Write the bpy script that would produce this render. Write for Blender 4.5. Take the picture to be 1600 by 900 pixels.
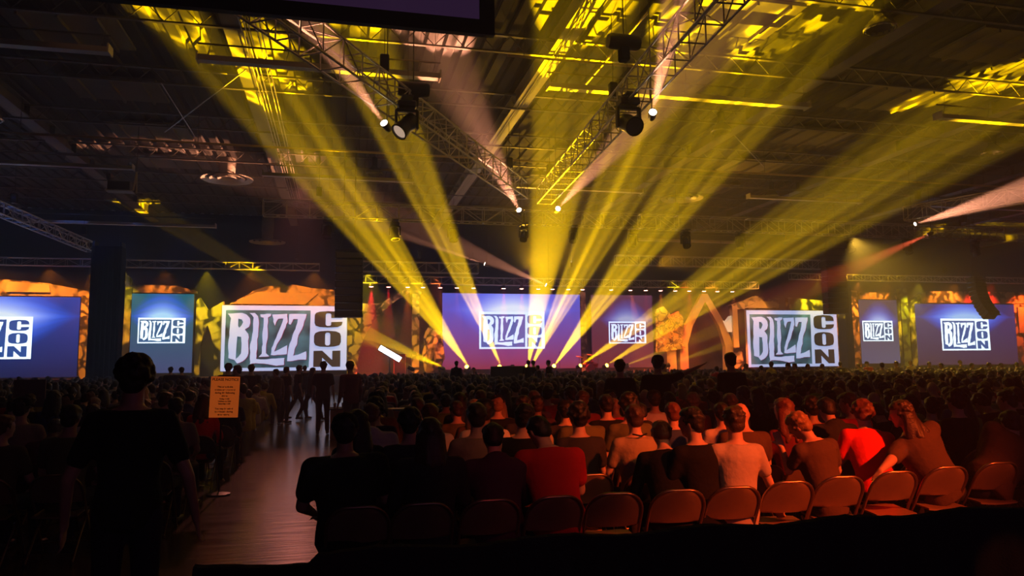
import bpy, bmesh, math, random
from mathutils import Vector, Matrix, Euler, noise
PI = math.pi
random.seed(7)
SC = bpy.context.scene
COL = SC.collection
for o in list(bpy.data.objects):
    bpy.data.objects.remove(o)

# ---------------------------------------------------------------- camera
F_PX, EYE = 1150.0, 1.75
YAW, PITCH, ROLL = math.radians(-13.2), math.radians(6.05), math.radians(0.62)
FWD = Vector((-math.sin(YAW) * math.cos(PITCH), math.cos(YAW) * math.cos(PITCH), math.sin(PITCH)))
RGT = FWD.cross(Vector((0, 0, 1))).normalized()
UPV = RGT.cross(FWD)
RR = RGT * math.cos(ROLL) - UPV * math.sin(ROLL)
UU = RGT * math.sin(ROLL) + UPV * math.cos(ROLL)
cam_data = bpy.data.cameras.new('camera')
cam = bpy.data.objects.new('camera', cam_data)
COL.objects.link(cam)
cam_data.sensor_width = 36.0
cam_data.lens = 36.0 * F_PX / 1600.0
cam_data.clip_end = 300
cam.matrix_world = Matrix(((RR.x, UU.x, -FWD.x, 0), (RR.y, UU.y, -FWD.y, 0), (RR.z, UU.z, -FWD.z, EYE), (0, 0, 0, 1)))
SC.camera = cam


def on_y(px, py, y):
    d = FWD + RR * (px - 800) / F_PX - UU * (py - 450) / F_PX
    t = y / d.y
    return Vector((d.x * t, y, d.z * t + EYE))


def on_z(px, py, z):
    d = FWD + RR * (px - 800) / F_PX - UU * (py - 450) / F_PX
    t = (z - EYE) / d.z
    return Vector((d.x * t, d.y * t, z))


# ---------------------------------------------------------------- exposure, sampling options, world
SC.view_settings.view_transform = 'Standard'
SC.view_settings.look = 'None'
SC.view_settings.gamma = 1.0
SC.view_settings.use_curve_mapping = False
SC.view_settings.exposure = 0.0
cy = SC.cycles
cy.use_denoising = True
cy.max_bounces = 4
cy.diffuse_bounces = 2
cy.glossy_bounces = 2
cy.transmission_bounces = 2
cy.volume_bounces = 0
cy.transparent_max_bounces = 6
cy.sample_clamp_direct = 12.0
cy.sample_clamp_indirect = 3.0
cy.use_light_tree = True
cy.caustics_reflective = False
cy.caustics_refractive = False
world = bpy.data.worlds.new('world')
SC.world = world
world.use_nodes = True
world.node_tree.nodes['Background'].inputs[0].default_value = (0.25, 0.10, 0.30, 1)
world.node_tree.nodes['Background'].inputs[1].default_value = 0.0
# thin theatre haze standing in the hall
_hv = world.node_tree.nodes.new('ShaderNodeVolumeScatter')
_hv.inputs['Color'].default_value = (1, 1, 1, 1)
_hv.inputs['Density'].default_value = 0.0068
_hv.inputs['Anisotropy'].default_value = 0.35
world.node_tree.links.new(_hv.outputs[0], world.node_tree.nodes['World Output'].inputs['Volume'])


def aim(o, target):
    d = (Vector(target) - Vector(o.location)).normalized()
    o.rotation_euler = d.to_track_quat('-Z', 'Y').to_euler()


def spot(name, loc, target, color, power, deg, blend=0.3, radius=0.04, gobo=None):
    ld = bpy.data.lights.new(name, 'SPOT')
    ld.color = color
    ld.energy = power
    ld.spot_size = math.radians(deg)
    ld.spot_blend = blend
    ld.shadow_soft_size = radius
    if gobo:
        seed, scale, lo, hi = gobo
        ld.use_nodes = True
        nt = ld.node_tree
        em = nt.nodes['Emission']
        tc = nt.nodes.new('ShaderNodeTexCoord')
        mp = nt.nodes.new('ShaderNodeMapping')
        mp.inputs['Location'].default_value = (seed * 3.1, seed * 1.7, seed)
        no = nt.nodes.new('ShaderNodeTexNoise')
        no.inputs['Scale'].default_value = scale
        no.inputs['Detail'].default_value = 1.0
        rg = nt.nodes.new('ShaderNodeMapRange')
        rg.inputs['From Min'].default_value = lo
        rg.inputs['From Max'].default_value = hi
        rg.inputs['To Min'].default_value = 0.35
        rg.inputs['To Max'].default_value = 2.8
        nt.links.new(tc.outputs['Normal'], mp.inputs['Vector'])
        nt.links.new(mp.outputs[0], no.inputs['Vector'])
        nt.links.new(no.outputs[0], rg.inputs['Value'])
        nt.links.new(rg.outputs[0], em.inputs['Strength'])
    o = bpy.data.objects.new(name, ld)
    COL.objects.link(o)
    o.location = loc
    aim(o, target)
    return o


def area(name, loc, target, color, power, sx, sy):
    ld = bpy.data.lights.new(name, 'AREA')
    ld.shape = 'RECTANGLE'
    ld.size, ld.size_y = sx, sy
    ld.color = color
    ld.energy = power
    o = bpy.data.objects.new(name, ld)
    COL.objects.link(o)
    o.location = loc
    aim(o, target)
    return o


YEL = (1.0, 0.57, 0.0)
PNK = (1.0, 0.36, 0.19)
# beams of the moving heads standing along the stage edge: (x, z, target point, cone in degrees, power, gobo)
STAGE_Y = 52.6
BEAMS = [
    (7.20, (0.1, 58.9, 5.0), 13, 1.6, (1, 40, .50, .62)),
    (9.05, on_z(418, 130, 13.0), 8.5, 1.5, (2, 46, .50, .60)),
    (11.45, on_z(560, 60, 13.0), 5.0, 1.9, (3, 52, .50, .60)),
    (13.50, on_z(908, 55, 13.0), 6.5, 2.2, None),
    (13.75, on_z(1085, 60, 13.0), 6.5, 1.5, (4, 50, .50, .60)),
    (15.50, on_z(1225, 75, 13.0), 7.0, 1.6, (5, 50, .50, .60)),
    (17.50, on_z(1500, 165, 13.0), 7.0, 1.5, (6, 50, .50, .60)),
    (19.60, on_z(1640, 130, 13.0), 7.0, 1.5, (7, 50, .50, .60)),
    (21.20, (40, 53.6, 8.0), 9, .5, (8, 40, .52, .62)),
    (24.60, (44, 53.6, 7.4), 8, .4, (9, 40, .52, .62)),
    (5.00, on_z(240, 330, 13.0), 5.0, .9, (10, 50, .50, .60)),
]
BEAM_W = 380000.0
for i, (bx_, tg, deg, pw, gb) in enumerate(BEAMS):
    spot('beam_lamp', (bx_, STAGE_Y, 1.75), tg, YEL, BEAM_W * pw, deg, 0.35, 0.06, gb)

# washes on the scenery, hung on the wing trusses: (x, target x, target z, colour, power, cone)
ORG, YLW, RED = (1, .27, .02), (1, .72, .01), (1, .03, .01)
for x, tx, tz, c, w, deg in [
    (-24, -21.5, 6.6, ORG, 1000, 80), (-19.0, -19.0, 6.9, ORG, 700, 80), (-16.2, -16.3, 3.0, ORG, 1000, 60), (-14.4, -14.4, 4.0, YLW, 450, 60), (-11.8, -12, 6.6, ORG, 260, 80),
    (-9.1, -9.1, 3.6, YLW, 1000, 66), (-6.2, -6.0, 7.0, ORG, 520, 86), (-1.8, -2, 7.0, ORG, 620, 86), (2.0, 2.0, 5.0, YLW, 1300, 70),
    (5.6, 5.6, 4.2, YLW, 500, 56), (7.0, 7.0, 2.8, (1, .15, .03), 650, 50), (26.3, 26.3, 4.8, YLW, 500, 60),
    (27.3, 27.2, 2.2, RED, 900, 40), (29.7, 29.7, 4.4, ORG, 700, 72), (33.5, 33.6, 6.0, (1, .36, .05), 900, 70), (39.5, 39.5, 6.6, YLW, 500, 60),
    (43.4, 43.4, 4.0, ORG, 1100, 60), (46.5, 46.4, 7.2, ORG, 420, 76), (49.6, 49.8, 4.4, YLW, 1000, 64), (53.5, 53.5, 7.4, ORG, 650, 86), (57.5, 57.5, 7.4, RED, 700, 80), (62, 62, 4.5, (1, .10, .01), 1300, 76)]:
    spot('wash_lamp', (x, 54.5, 8.65), (tx, 56, tz - .6), c, w * 3.4, min(120, deg * 1.2), .6, .1)
# red and orange wash from behind the camera on the last rows of the audience
spot('house_red_lamp', (8.5, -2.5, 6.5), (4.15, 6.0, .9), (1, .085, .010), 9800, 24, .9, .12)
spot('house_amber_lamp', (5.0, -3.0, 8.5), (2.35, 6.8, .9), (1, .34, .08), 700, 15, .9, .12)
spot('house_crimson_lamp', (2.5, -3.0, 8.5), (1.45, 5.8, .8), (1, .06, .04), 300, 9, .9, .12)
area('overhead_fill_light', (8, 27, 12.3), (8, 27.5, 0), (1, .45, .20), 110, 34, 22)  # added soft overhead fill for the mid crowd, no such fixture
area('rear_fill_light', (4, -4.6, 5.5), (4, 5, 1.0), (.55, .22, .55), 34, 10, 4)  # added fill behind the camera, lifts the dark silhouettes
spot('small_orange_lamp', (5.6, -2.2, 3.2), on_y(1574, 893, 2.99), (1, .2, .03), 260, 3.5, .8, .02)
# added amber fill for the glow in the haze, without fixtures
spot('amber_haze_fill', (13.5, 52.0, 8.6), (13.0, 30.0, 13.5), (1, .50, .01), 9000, 56, .9, .2)
spot('amber_haze_fill', (22.5, 49.4, 8.9), (26.0, 30.0, 12.5), (1, .45, .01), 4500, 56, .9, .2)
spot('amber_haze_fill', (26.0, 51.0, 8.0), (26.0, 54.5, 2.0), (1, .30, .03), 3500, 90, .9, .2)
# yellow wash on the audience before the right wing
spot('audience_lamp', (30.5, 38.6, 9.3), (27.5, 29.5, 1.2), (1, .55, .05), 9000, 62, .9, .15)
spot('stage_violet_lamp', (13, 50, 9), (13, 55.5, 2.0), (.75, .05, .45), 900, 80, .9, .2)
spot('floor_warm_fill', (-1.5, 30, 9.4), (-1.0, 13.0, 0), (1, .26, .20), 2000, 18, .9, .2)  # added fill warming the aisle floor in place of stage reflections


# ---------------------------------------------------------------- materials
MATS = {}


def mat(name, color, rough=0.6, metal=0.0, emit=None, strength=0.0, bump=None, spec=None, vary=None, sample=True):
    if name in MATS:
        return MATS[name]
    m = bpy.data.materials.new(name)
    m.use_nodes = True
    nt = m.node_tree
    b = nt.nodes['Principled BSDF']
    b.inputs['Base Color'].default_value = (*color, 1)
    b.inputs['Roughness'].default_value = rough
    b.inputs['Metallic'].default_value = metal
    if spec is not None:
        b.inputs['Specular IOR Level'].default_value = spec
    if emit:
        b.inputs['Emission Color'].default_value = (*emit, 1)
        b.inputs['Emission Strength'].default_value = strength
        if not sample:
            m.cycles.emission_sampling = 'NONE'
    if vary or bump:
        tc = nt.nodes.new('ShaderNodeTexCoord')
        no = nt.nodes.new('ShaderNodeTexNoise')
        no.inputs['Scale'].default_value = (vary or bump)[0]
        no.inputs['Detail'].default_value = 4
        nt.links.new(tc.outputs['Object'], no.inputs['Vector'])
        if vary:
            mx = nt.nodes.new('ShaderNodeMix')
            mx.data_type = 'RGBA'
            k = vary[1]
            mx.inputs[6].default_value = (*[c * (1 - k) for c in color], 1)
            mx.inputs[7].default_value = (*[min(1, c * (1 + k)) for c in color], 1)
            nt.links.new(no.outputs[0], mx.inputs[0])
            nt.links.new(mx.outputs[2], b.inputs['Base Color'])
        if bump:
            bp = nt.nodes.new('ShaderNodeBump')
            bp.inputs['Strength'].default_value = bump[1]
            bp.inputs['Distance'].default_value = bump[2] if len(bump) > 2 else 0.02
            nt.links.new(no.outputs[0], bp.inputs['Height'])
            nt.links.new(bp.outputs[0], b.inputs['Normal'])
    MATS[name] = m
    return m


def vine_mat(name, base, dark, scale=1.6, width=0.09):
    """tangled dark vine-like lines over a plain ground colour"""
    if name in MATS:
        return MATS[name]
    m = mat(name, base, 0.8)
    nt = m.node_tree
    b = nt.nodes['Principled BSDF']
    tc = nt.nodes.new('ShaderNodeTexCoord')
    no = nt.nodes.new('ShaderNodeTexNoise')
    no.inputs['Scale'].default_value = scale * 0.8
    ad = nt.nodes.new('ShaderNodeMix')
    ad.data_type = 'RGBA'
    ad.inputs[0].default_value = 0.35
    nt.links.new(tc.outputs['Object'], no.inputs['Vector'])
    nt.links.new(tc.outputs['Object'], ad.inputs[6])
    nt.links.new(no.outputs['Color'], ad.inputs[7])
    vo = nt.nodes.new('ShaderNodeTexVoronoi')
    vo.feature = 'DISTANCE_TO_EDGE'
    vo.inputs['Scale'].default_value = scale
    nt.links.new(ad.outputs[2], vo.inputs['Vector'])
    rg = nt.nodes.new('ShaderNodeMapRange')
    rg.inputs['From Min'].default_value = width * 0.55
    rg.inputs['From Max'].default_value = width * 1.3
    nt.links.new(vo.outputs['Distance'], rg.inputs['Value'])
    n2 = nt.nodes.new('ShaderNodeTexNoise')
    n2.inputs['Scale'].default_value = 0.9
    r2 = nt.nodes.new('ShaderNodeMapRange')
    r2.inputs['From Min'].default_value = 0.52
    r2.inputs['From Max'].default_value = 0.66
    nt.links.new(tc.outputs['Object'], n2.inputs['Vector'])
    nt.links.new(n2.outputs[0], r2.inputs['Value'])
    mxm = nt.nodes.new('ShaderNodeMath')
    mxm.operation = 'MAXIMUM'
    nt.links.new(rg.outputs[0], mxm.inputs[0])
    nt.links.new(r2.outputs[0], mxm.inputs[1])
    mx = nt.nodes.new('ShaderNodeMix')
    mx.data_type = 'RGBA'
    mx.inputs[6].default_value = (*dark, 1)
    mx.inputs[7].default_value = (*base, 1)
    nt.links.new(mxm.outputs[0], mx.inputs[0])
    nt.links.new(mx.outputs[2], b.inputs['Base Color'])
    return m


# ---------------------------------------------------------------- mesh builder
class MB:
    def __init__(s):
        s.v, s.f, s.mi = [], [], []

    def add(s, vs, fs, mi=0):
        n = len(s.v)
        s.v += [tuple(v) for v in vs]
        s.f += [tuple(n + i for i in f) for f in fs]
        s.mi += [mi] * len(fs)
        return s

    def box(s, c, size, rot=None, mi=0, bev=0.0):
        hx, hy, hz = size[0] / 2, size[1] / 2, size[2] / 2
        if bev:
            b = min(bev, hx * .9, hy * .9, hz * .9)
            vs, fs = [], []
            for sx in (-1, 1):
                for sy in (-1, 1):
                    for sz in (-1, 1):
                        vs += [(sx * hx, sy * (hy - b), sz * (hz - b)), (sx * (hx - b), sy * hy, sz * (hz - b)), (sx * (hx - b), sy * (hy - b), sz * hz)]
            bm = bmesh.new()
            for v in vs:
                bm.verts.new(v)
            bmesh.ops.convex_hull(bm, input=bm.verts)
            bm.verts.index_update()
            vs = [v.co.copy() for v in bm.verts]
            fs = [[v.index for v in f.verts] for f in bm.faces]
            bm.free()
        else:
            vs = [Vector((x, y, z)) for x in (-hx, hx) for y in (-hy, hy) for z in (-hz, hz)]
            fs = [(0, 1, 3, 2), (4, 6, 7, 5), (0, 4, 5, 1), (2, 3, 7, 6), (0, 2, 6, 4), (1, 5, 7, 3)]
        R = Euler(rot).to_matrix() if rot is not None and not isinstance(rot, Matrix) else rot
        C = Vector(c)
        return s.add([(R @ Vector(v) if R else Vector(v)) + C for v in vs], fs, mi)

    def tube(s, pts, r, n=8, mi=0, r2=None, cap=True):
        pts = [Vector(p) for p in pts]
        rings, prev = [], None
        for i, p in enumerate(pts):
            if i == 0:
                t = pts[1] - p
            elif i == len(pts) - 1:
                t = p - pts[i - 1]
            else:
                t = (pts[i + 1] - p).normalized() + (p - pts[i - 1]).normalized()
            t.normalize()
            if prev is None:
                a = Vector((0, 0, 1)) if abs(t.z) < .9 else Vector((1, 0, 0))
                u = t.cross(a).normalized()
            else:
                u = (prev - t * prev.dot(t)).normalized()
            prev = u
            w = t.cross(u)
            k = i / (len(pts) - 1)
            rr = r if r2 is None else r + (r2 - r) * k
            rings.append([p + (u * math.cos(2 * PI * j / n) + w * math.sin(2 * PI * j / n)) * rr for j in range(n)])
        vs = [v for rg in rings for v in rg]
        fs = [(i * n + j, i * n + (j + 1) % n, (i + 1) * n + (j + 1) % n, (i + 1) * n + j) for i in range(len(pts) - 1) for j in range(n)]
        if cap:
            fs += [tuple(range(n - 1, -1, -1)), tuple((len(pts) - 1) * n + j for j in range(n))]
        return s.add(vs, fs, mi)

    def loft(s, rings, mi=0, cap=True):
        n = len(rings[0])
        vs = [v for rg in rings for v in rg]
        fs = [(i * n + j, i * n + (j + 1) % n, (i + 1) * n + (j + 1) % n, (i + 1) * n + j) for i in range(len(rings) - 1) for j in range(n)]
        if cap:
            fs += [tuple(range(n - 1, -1, -1)), tuple((len(rings) - 1) * n + j for j in range(n))]
        return s.add(vs, fs, mi)

    def lathe(s, prof, c=(0, 0, 0), n=24, mi=0, M=None, cap=True):
        rings = []
        for r, z in prof:
            rings.append([Vector((r * math.cos(2 * PI * j / n), r * math.sin(2 * PI * j / n), z)) for j in range(n)])
        C = Vector(c)
        rings = [[(M @ v if M else v) + C for v in rg] for rg in rings]
        return s.loft(rings, mi, cap)

    def ball(s, c, r, M=None, n=12, m=8, mi=0):
        r = (r, r, r) if not hasattr(r, '__len__') else r
        C = Vector(c)
        vs = [Vector((0, 0, r[2]))]
        for i in range(1, m):
            a = PI * i / m
            for j in range(n):
                b = 2 * PI * j / n
                vs.append(Vector((r[0] * math.sin(a) * math.cos(b), r[1] * math.sin(a) * math.sin(b), r[2] * math.cos(a))))
        vs.append(Vector((0, 0, -r[2])))
        fs = [(0, 1 + j, 1 + (j + 1) % n) for j in range(n)]
        for i in range(m - 2):
            for j in range(n):
                a, b = 1 + i * n + j, 1 + i * n + (j + 1) % n
                fs.append((a, a + n, b + n, b))
        L = len(vs) - 1
        fs += [(L, 1 + (m - 2) * n + (j + 1) % n, 1 + (m - 2) * n + j) for j in range(n)]
        return s.add([(M @ v if M else v) + C for v in vs], fs, mi)

    def caps(s, p0, p1, r0, r1, n=12, mi=0):
        p0, p1 = Vector(p0), Vector(p1)
        s.ball(p0, r0, n=n, m=8, mi=mi)
        s.ball(p1, r1, n=n, m=8, mi=mi)
        return s.tube([p0, p1], r0, n, mi, r2=r1)

    def poly(s, pts, y0, y1, mi=0, holes=()):
        """polygon in x, z between the depths y0 (front) and y1"""
        from mathutils.geometry import tessellate_polygon
        loops = [[Vector((x, z, 0)) for x, z in pts]] + [[Vector((x, z, 0)) for x, z in h] for h in holes]
        flat = [v for l in loops for v in l]
        tris = tessellate_polygon(loops)
        n = len(flat)
        vs = [(v.x, y0, v.y) for v in flat] + [(v.x, y1, v.y) for v in flat]
        fs = []
        for t in tris:
            a, b, c = (flat[i] for i in t)
            area2 = (b.x - a.x) * (c.y - a.y) - (c.x - a.x) * (b.y - a.y)
            t = tuple(t) if area2 > 0 else (t[0], t[2], t[1])
            fs.append(t)
            fs.append(tuple(n + i for i in reversed(t)))
        k = 0
        for l in loops:
            m = len(l)
            for j in range(m):
                a, b = k + j, k + (j + 1) % m
                fs.append((a, b, n + b, n + a))
            k += m
        return s.add(vs, fs, mi)

    def mesh(s, name, mats, smooth=False, fix=True):
        me = bpy.data.meshes.new(name)
        me.from_pydata(s.v, [], s.f)
        me.validate()
        for m in (mats if isinstance(mats, (list, tuple)) else [mats]):
            me.materials.append(m)
        if any(s.mi) and len(me.polygons) == len(s.mi):
            me.polygons.foreach_set('material_index', s.mi)
        if fix:
            bm = bmesh.new()
            bm.from_mesh(me)
            bmesh.ops.recalc_face_normals(bm, faces=bm.faces)
            bm.to_mesh(me)
            bm.free()
        if smooth:
            me.polygons.foreach_set('use_smooth', [True] * len(me.polygons))
            if smooth != 'all':
                try:
                    me.set_sharp_from_angle(angle=math.radians(50))
                except Exception:
                    pass
        me.update()
        return me

    def build(s, name, mats, parent=None, smooth=False, loc=None, rot=None):
        return link(name, s.mesh(name, mats, smooth), parent, loc, rot)


def link(name, data, parent=None, loc=None, rot=None):
    o = bpy.data.objects.new(name, data)
    COL.objects.link(o)
    if parent:
        o.parent = parent
    if loc is not None:
        o.location = loc
    if rot is not None:
        o.rotation_euler = rot
    return o


def tag(o, label=None, cat=None, group=None, kind=None):
    if label:
        o['label'] = label
    if cat:
        o['category'] = cat
    if group:
        o['group'] = group
    if kind:
        o['kind'] = kind
    return o


def thing(name, label, cat, loc=(0, 0, 0), rotz=0, group=None):
    return tag(link(name, None, None, loc, (0, 0, rotz)), label, cat, group)


KIDS = {}


def dup(root, loc, rot=(0, 0, 0), label=None, group=None, scale=None):
    """a copy of a thing with copies of its parts and sub-parts; mesh data is shared"""
    if root.name not in KIDS:
        KIDS[root.name] = [(c, list(c.children)) for c in root.children]
    r = root.copy()
    COL.objects.link(r)
    r.location, r.rotation_euler = loc, rot
    if scale:
        r.scale = scale
    if label:
        r['label'] = label
    if group:
        r['group'] = group
    for c, gs in KIDS[root.name]:
        k = c.copy()
        COL.objects.link(k)
        k.parent = r
        for g in gs:
            h = g.copy()
            COL.objects.link(h)
            h.parent = k
    return r

# ================================================================ the hall (setting)
M_CONC = mat('sealed_concrete', (0.10, 0.07, 0.06), 0.22, 0, bump=(2.6, 0.10, 0.01), vary=(1.3, 0.35))
_nt = M_CONC.node_tree
_no = _nt.nodes.new('ShaderNodeTexNoise')
_no.inputs['Scale'].default_value = 3.5
_no.inputs['Detail'].default_value = 5
_mp = _nt.nodes.new('ShaderNodeMapping')
_mp.inputs['Scale'].default_value = (0.35, 5.0, 1)
_tc = _nt.nodes.new('ShaderNodeTexCoord')
_rg = _nt.nodes.new('ShaderNodeMapRange')
_rg.inputs['To Min'].default_value = 0.10
_rg.inputs['To Max'].default_value = 0.34
_nt.links.new(_tc.outputs['Object'], _mp.inputs[0])
_nt.links.new(_mp.outputs[0], _no.inputs['Vector'])
_nt.links.new(_no.outputs[0], _rg.inputs['Value'])
_nt.links.new(_rg.outputs[0], _nt.nodes['Principled BSDF'].inputs['Roughness'])
for _b in [q for q in _nt.nodes if q.type == 'BUMP']:
    _nt.links.new(_no.outputs[0], _b.inputs['Height'])
    _b.inputs['Strength'].default_value = 0.16

M_DECK = mat('painted_roof_deck', (0.045, 0.042, 0.038), 0.8)
M_STEEL = mat('painted_steel', (0.20, 0.18, 0.15), 0.55, 0.1, vary=(1.5, 0.3))
M_DARKSTEEL = mat('dark_steel', (0.10, 0.095, 0.09), 0.5, 0.3)
M_ALU = mat('truss_aluminium', (0.62, 0.60, 0.58), 0.38, 0.45)
M_BLACK = mat('black_metal', (0.02, 0.02, 0.022), 0.4, 0.2)
M_DRAPE = mat('black_drape', (0.012, 0.011, 0.014), 0.95, bump=(18, 0.4, 0.02), spec=0.1)
M_WALL = mat('dark_hall_wall', (0.018, 0.016, 0.02), 0.9, vary=(0.6, 0.3))
X0, X1, YB, YF, ZC = -32.0, 74.0, 60.0, -5.0, 13.7


def structure(mb, name, m, smooth=False):
    return tag(mb.build(name, m, smooth=smooth), kind='structure')


structure(MB().box(((X0 + X1) / 2, (YB + YF) / 2, -0.1), (X1 - X0, YB - YF, 0.2)), 'floor', M_CONC)
# ribbed roof deck
mb = MB()
prof, x = [], X0
while x < X1:
    prof += [(x, ZC), (x + 0.35, ZC), (x + 0.42, ZC + 0.1), (x + 0.63, ZC + 0.1)]
    x += 0.7
vs = [(a, YF, b) for a, b in prof] + [(a, YB, b) for a, b in prof]
n = len(prof)
mb.add(vs, [(i, i + 1, n + i + 1, n + i) for i in range(n - 1)])
structure(mb, 'ceiling', M_DECK)
structure(MB().box(((X0 + X1) / 2, YB + 0.1, ZC / 2), (X1 - X0, 0.2, ZC)), 'wall_back', M_WALL)
structure(MB().box((X0 - 0.1, (YB + YF) / 2, ZC / 2), (0.2, YB - YF, ZC)), 'wall_left', M_WALL)
structure(MB().box((X1 + 0.1, (YB + YF) / 2, ZC / 2), (0.2, YB - YF, ZC)), 'wall_right', M_WALL)

# longitudinal plate girders carrying the roof
for k, gx in enumerate((-24.6, -13.9, -3.6, 7.55, 18.6, 29.4, 40.2, 51.0, 62.0)):
    mb = MB()
    mb.box((gx, 27.5, 13.03), (0.62, 65, 0.06))
    mb.box((gx, 27.5, 13.35), (0.04, 65, 0.6))
    mb.box((gx, 27.5, 13.66), (0.5, 65, 0.05))
    for yy in range(0, 60, 3):
        mb.box((gx, yy, 13.35), (0.5, 0.03, 0.58))
    if k == 3:
        mb.tube([(gx - .12, -4, 12.97), (gx - .12, 59, 12.97)], 0.018, 6)
        mb.tube([(gx + .02, -4, 12.96), (gx + .02, 59, 12.96)], 0.014, 6)
    structure(mb, 'roof_beam', mat('girder_pale_as_lit', (.66, .62, .46), .5) if k == 3 else M_STEEL)  # one girder coloured paler for the beam light on it
# open-web joists across the hall
for yy in (13.6, 19.2, 24.8, 30.4, 36.0, 41.6, 47.2, 52.8):
    mb = MB()
    mb.box((21, yy, 13.6), (104, 0.14, 0.07))
    mb.box((21, yy, 12.98), (104, 0.12, 0.06))
    x = X0 + 1
    while x < X1 - 1:
        mb.tube([(x, yy, 13.0), (x + .55, yy, 13.58)], 0.018, 5, cap=False)
        mb.tube([(x + .55, yy, 13.58), (x + 1.1, yy, 13.0)], 0.018, 5, cap=False)
        x += 1.1
    structure(mb, 'roof_joist_beam', M_STEEL)
# paler roof deck bays as panels, added to catch the beams' light
mb = MB()
for bx0 in (-9.3, 13.2, 24.0, 34.8, 45.6):
    for yy in (16, 21.8, 27.4, 33.0, 38.7, 44.4):
        mb.box((bx0, yy, 13.58), (3.6, 2.6, 0.10))
        for q in (-1.2, 0, 1.2):
            mb.box((bx0 + q, yy, 13.47), (0.08, 2.6, 0.14))
structure(mb, 'ceiling_panel', mat('pale_roof_deck_panel', (0.22, 0.20, 0.16), 0.85, vary=(1.0, 0.3)))


# ================================================================ ceiling services
def linear_fixture(x0, x1, y, z, label, bay=0):
    L = x1 - x0
    t = thing('linear_ceiling_light', label, 'ceiling light', ((x0 + x1) / 2, y, z), 0, 'unlit linear lights under the roof')
    mb = MB()
    mb.add([(-L / 2, -.16, 0), (-L / 2, .16, 0), (-L / 2, .22, .16), (-L / 2, -.22, .16),
            (L / 2, -.16, 0), (L / 2, .16, 0), (L / 2, .22, .16), (L / 2, -.22, .16)],
           [(0, 1, 2, 3), (7, 6, 5, 4), (0, 4, 5, 1), (1, 5, 6, 2), (2, 6, 7, 3), (3, 7, 4, 0)])
    mb.box((-L / 2 + .02, 0, .13), (.05, .5, .30))
    mb.box((L / 2 - .02, 0, .13), (.05, .5, .30))
    mb.build('housing', mat('cream_enamel', (0.66, 0.62, 0.50), 0.4), t)
    MB().tube([(-L / 2, 0, .62), (L / 2, 0, .62)], .035, 8).build('rail', M_STEEL, t)
    n = max(2, int(L / 2.4) + 1)
    for i in range(n):
        x = -L / 2 + .3 + (L - .6) * i / (n - 1)
        MB().tube([(x, 0, .15), (x + .12, 0, .62)], .012, 5).tube([(x + .12, 0, .62), (x + .12, 0, ZC - z)], .008, 5).build('hanger', M_DARKSTEEL, t)
    return t


LL = [(-11.6, -7.4, 'left of the grey projection screen'), (-4.77, 3.4, 'over the left slanting truss'), (7.4, 18.37, 'over the right truss'), (24.6, 32.0, 'high on the right, row nearer the camera')]
for x0, x1, w in LL:
    linear_fixture(x0, x1, 25.4, 12.0, 'long unlit cream ceiling light, nearer row, ' + w)
for x0, x1, w in [(-20, -10.46, 'at the left edge'), (-4.14, 3.9, 'left of the V of trusses'), (9.2, 17.6, 'behind the right truss'), (24.7, 32.8, 'right of the haze beams'), (38.0, 46, 'at the right edge')]:
    linear_fixture(x0, x1, 40.5, 12.0, 'long unlit cream ceiling light, second row, ' + w)
for x0, x1, w in [(-20, -8.2, 'on the left'), (22, 32, 'on the right')]:
    linear_fixture(x0, x1, 52.0, 11.2, 'long dim ceiling light, farthest row, ' + w)

# sprinkler main across the hall, with hangers
t = thing('sprinkler_pipe', 'long thin sprinkler pipe crossing the whole hall under the roof', 'pipe', (10, 35.0, 12.0))
MB().tube([(-41, 0, 0), (48, 0, 0)], .055, 8).build('pipe', mat('pipe_paint', (0.7, 0.55, 0.42), .35, .3), t)
for i in range(12):
    MB().tube([(-38 + 7.2 * i, 0, 0), (-38 + 7.2 * i, 0, 1.7)], .012, 5).build('hanger', M_DARKSTEEL, t)
t = thing('sprinkler_pipe', 'short pink-lit pipe above the middle of the V of trusses', 'pipe', (0, 24.2, 12.6))
MB().tube([(5.6, 0, 0), (10.6, 0, 0)], .05, 8).build('pipe', MATS['pipe_paint'], t)
for x in (6.2, 10.0):
    MB().tube([(x, 0, 0), (x, 0, 1.0)], .012, 5).build('hanger', M_DARKSTEEL, t)
t = thing('branch_pipe', 'thin pipe running lengthwise between roof beam and right truss', 'pipe', (0, 0, 0))
a, b = on_z(1012, 20, 12.8), on_z(912, 136, 12.8)
MB().tube([a, b], .035, 8).build('pipe', MATS['pipe_paint'], t)
for k in (.1, .6, .95):
    p = a.lerp(b, k)
    MB().tube([p, p + Vector((0, 0, .8))], .01, 5).build('hanger', M_DARKSTEEL, t)
# bundle of conduits
t = thing('conduit_bundle', 'bundle of five parallel conduits running along the roof beam at left', 'conduit', (-3.0, 0, 12.85))
for i in range(5):
    MB().tube([(-.28 + .13 * i + (.1 if i > 2 else 0), 8, 0), (-.28 + .13 * i + (.1 if i > 2 else 0), 50, 0)], .02, 6).build('conduit', mat('galvanised', (.55, .5, .45), .35, .6), t)
for i in range(12):
    MB().box((0.0, 10 + 3.4 * i, .04), (.75, .05, .04)).build('bracket', M_DARKSTEEL, t)


def ring_diffuser(x, y, z, r, label):
    t = thing('round_air_diffuser', label, 'air diffuser', (x, y, z), 0, 'round air diffusers in the roof')
    for k, rr in enumerate((1.0, .68, .38)):
        R = r * rr
        MB().lathe([(R, 0.02 * k), (R * .78, .11 + .03 * k), (R * .80, .13 + .03 * k), (R * 1.02, .05 + .02 * k)], n=36, cap=False).build('ring', mat('white_enamel', (.6, .58, .52), .35, .1), t, True)
    MB().lathe([(r * .3, .2), (r * .34, .9), (r * .34, ZC - z)], n=20).build('duct', M_STEEL, t, True)
    return t


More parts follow.
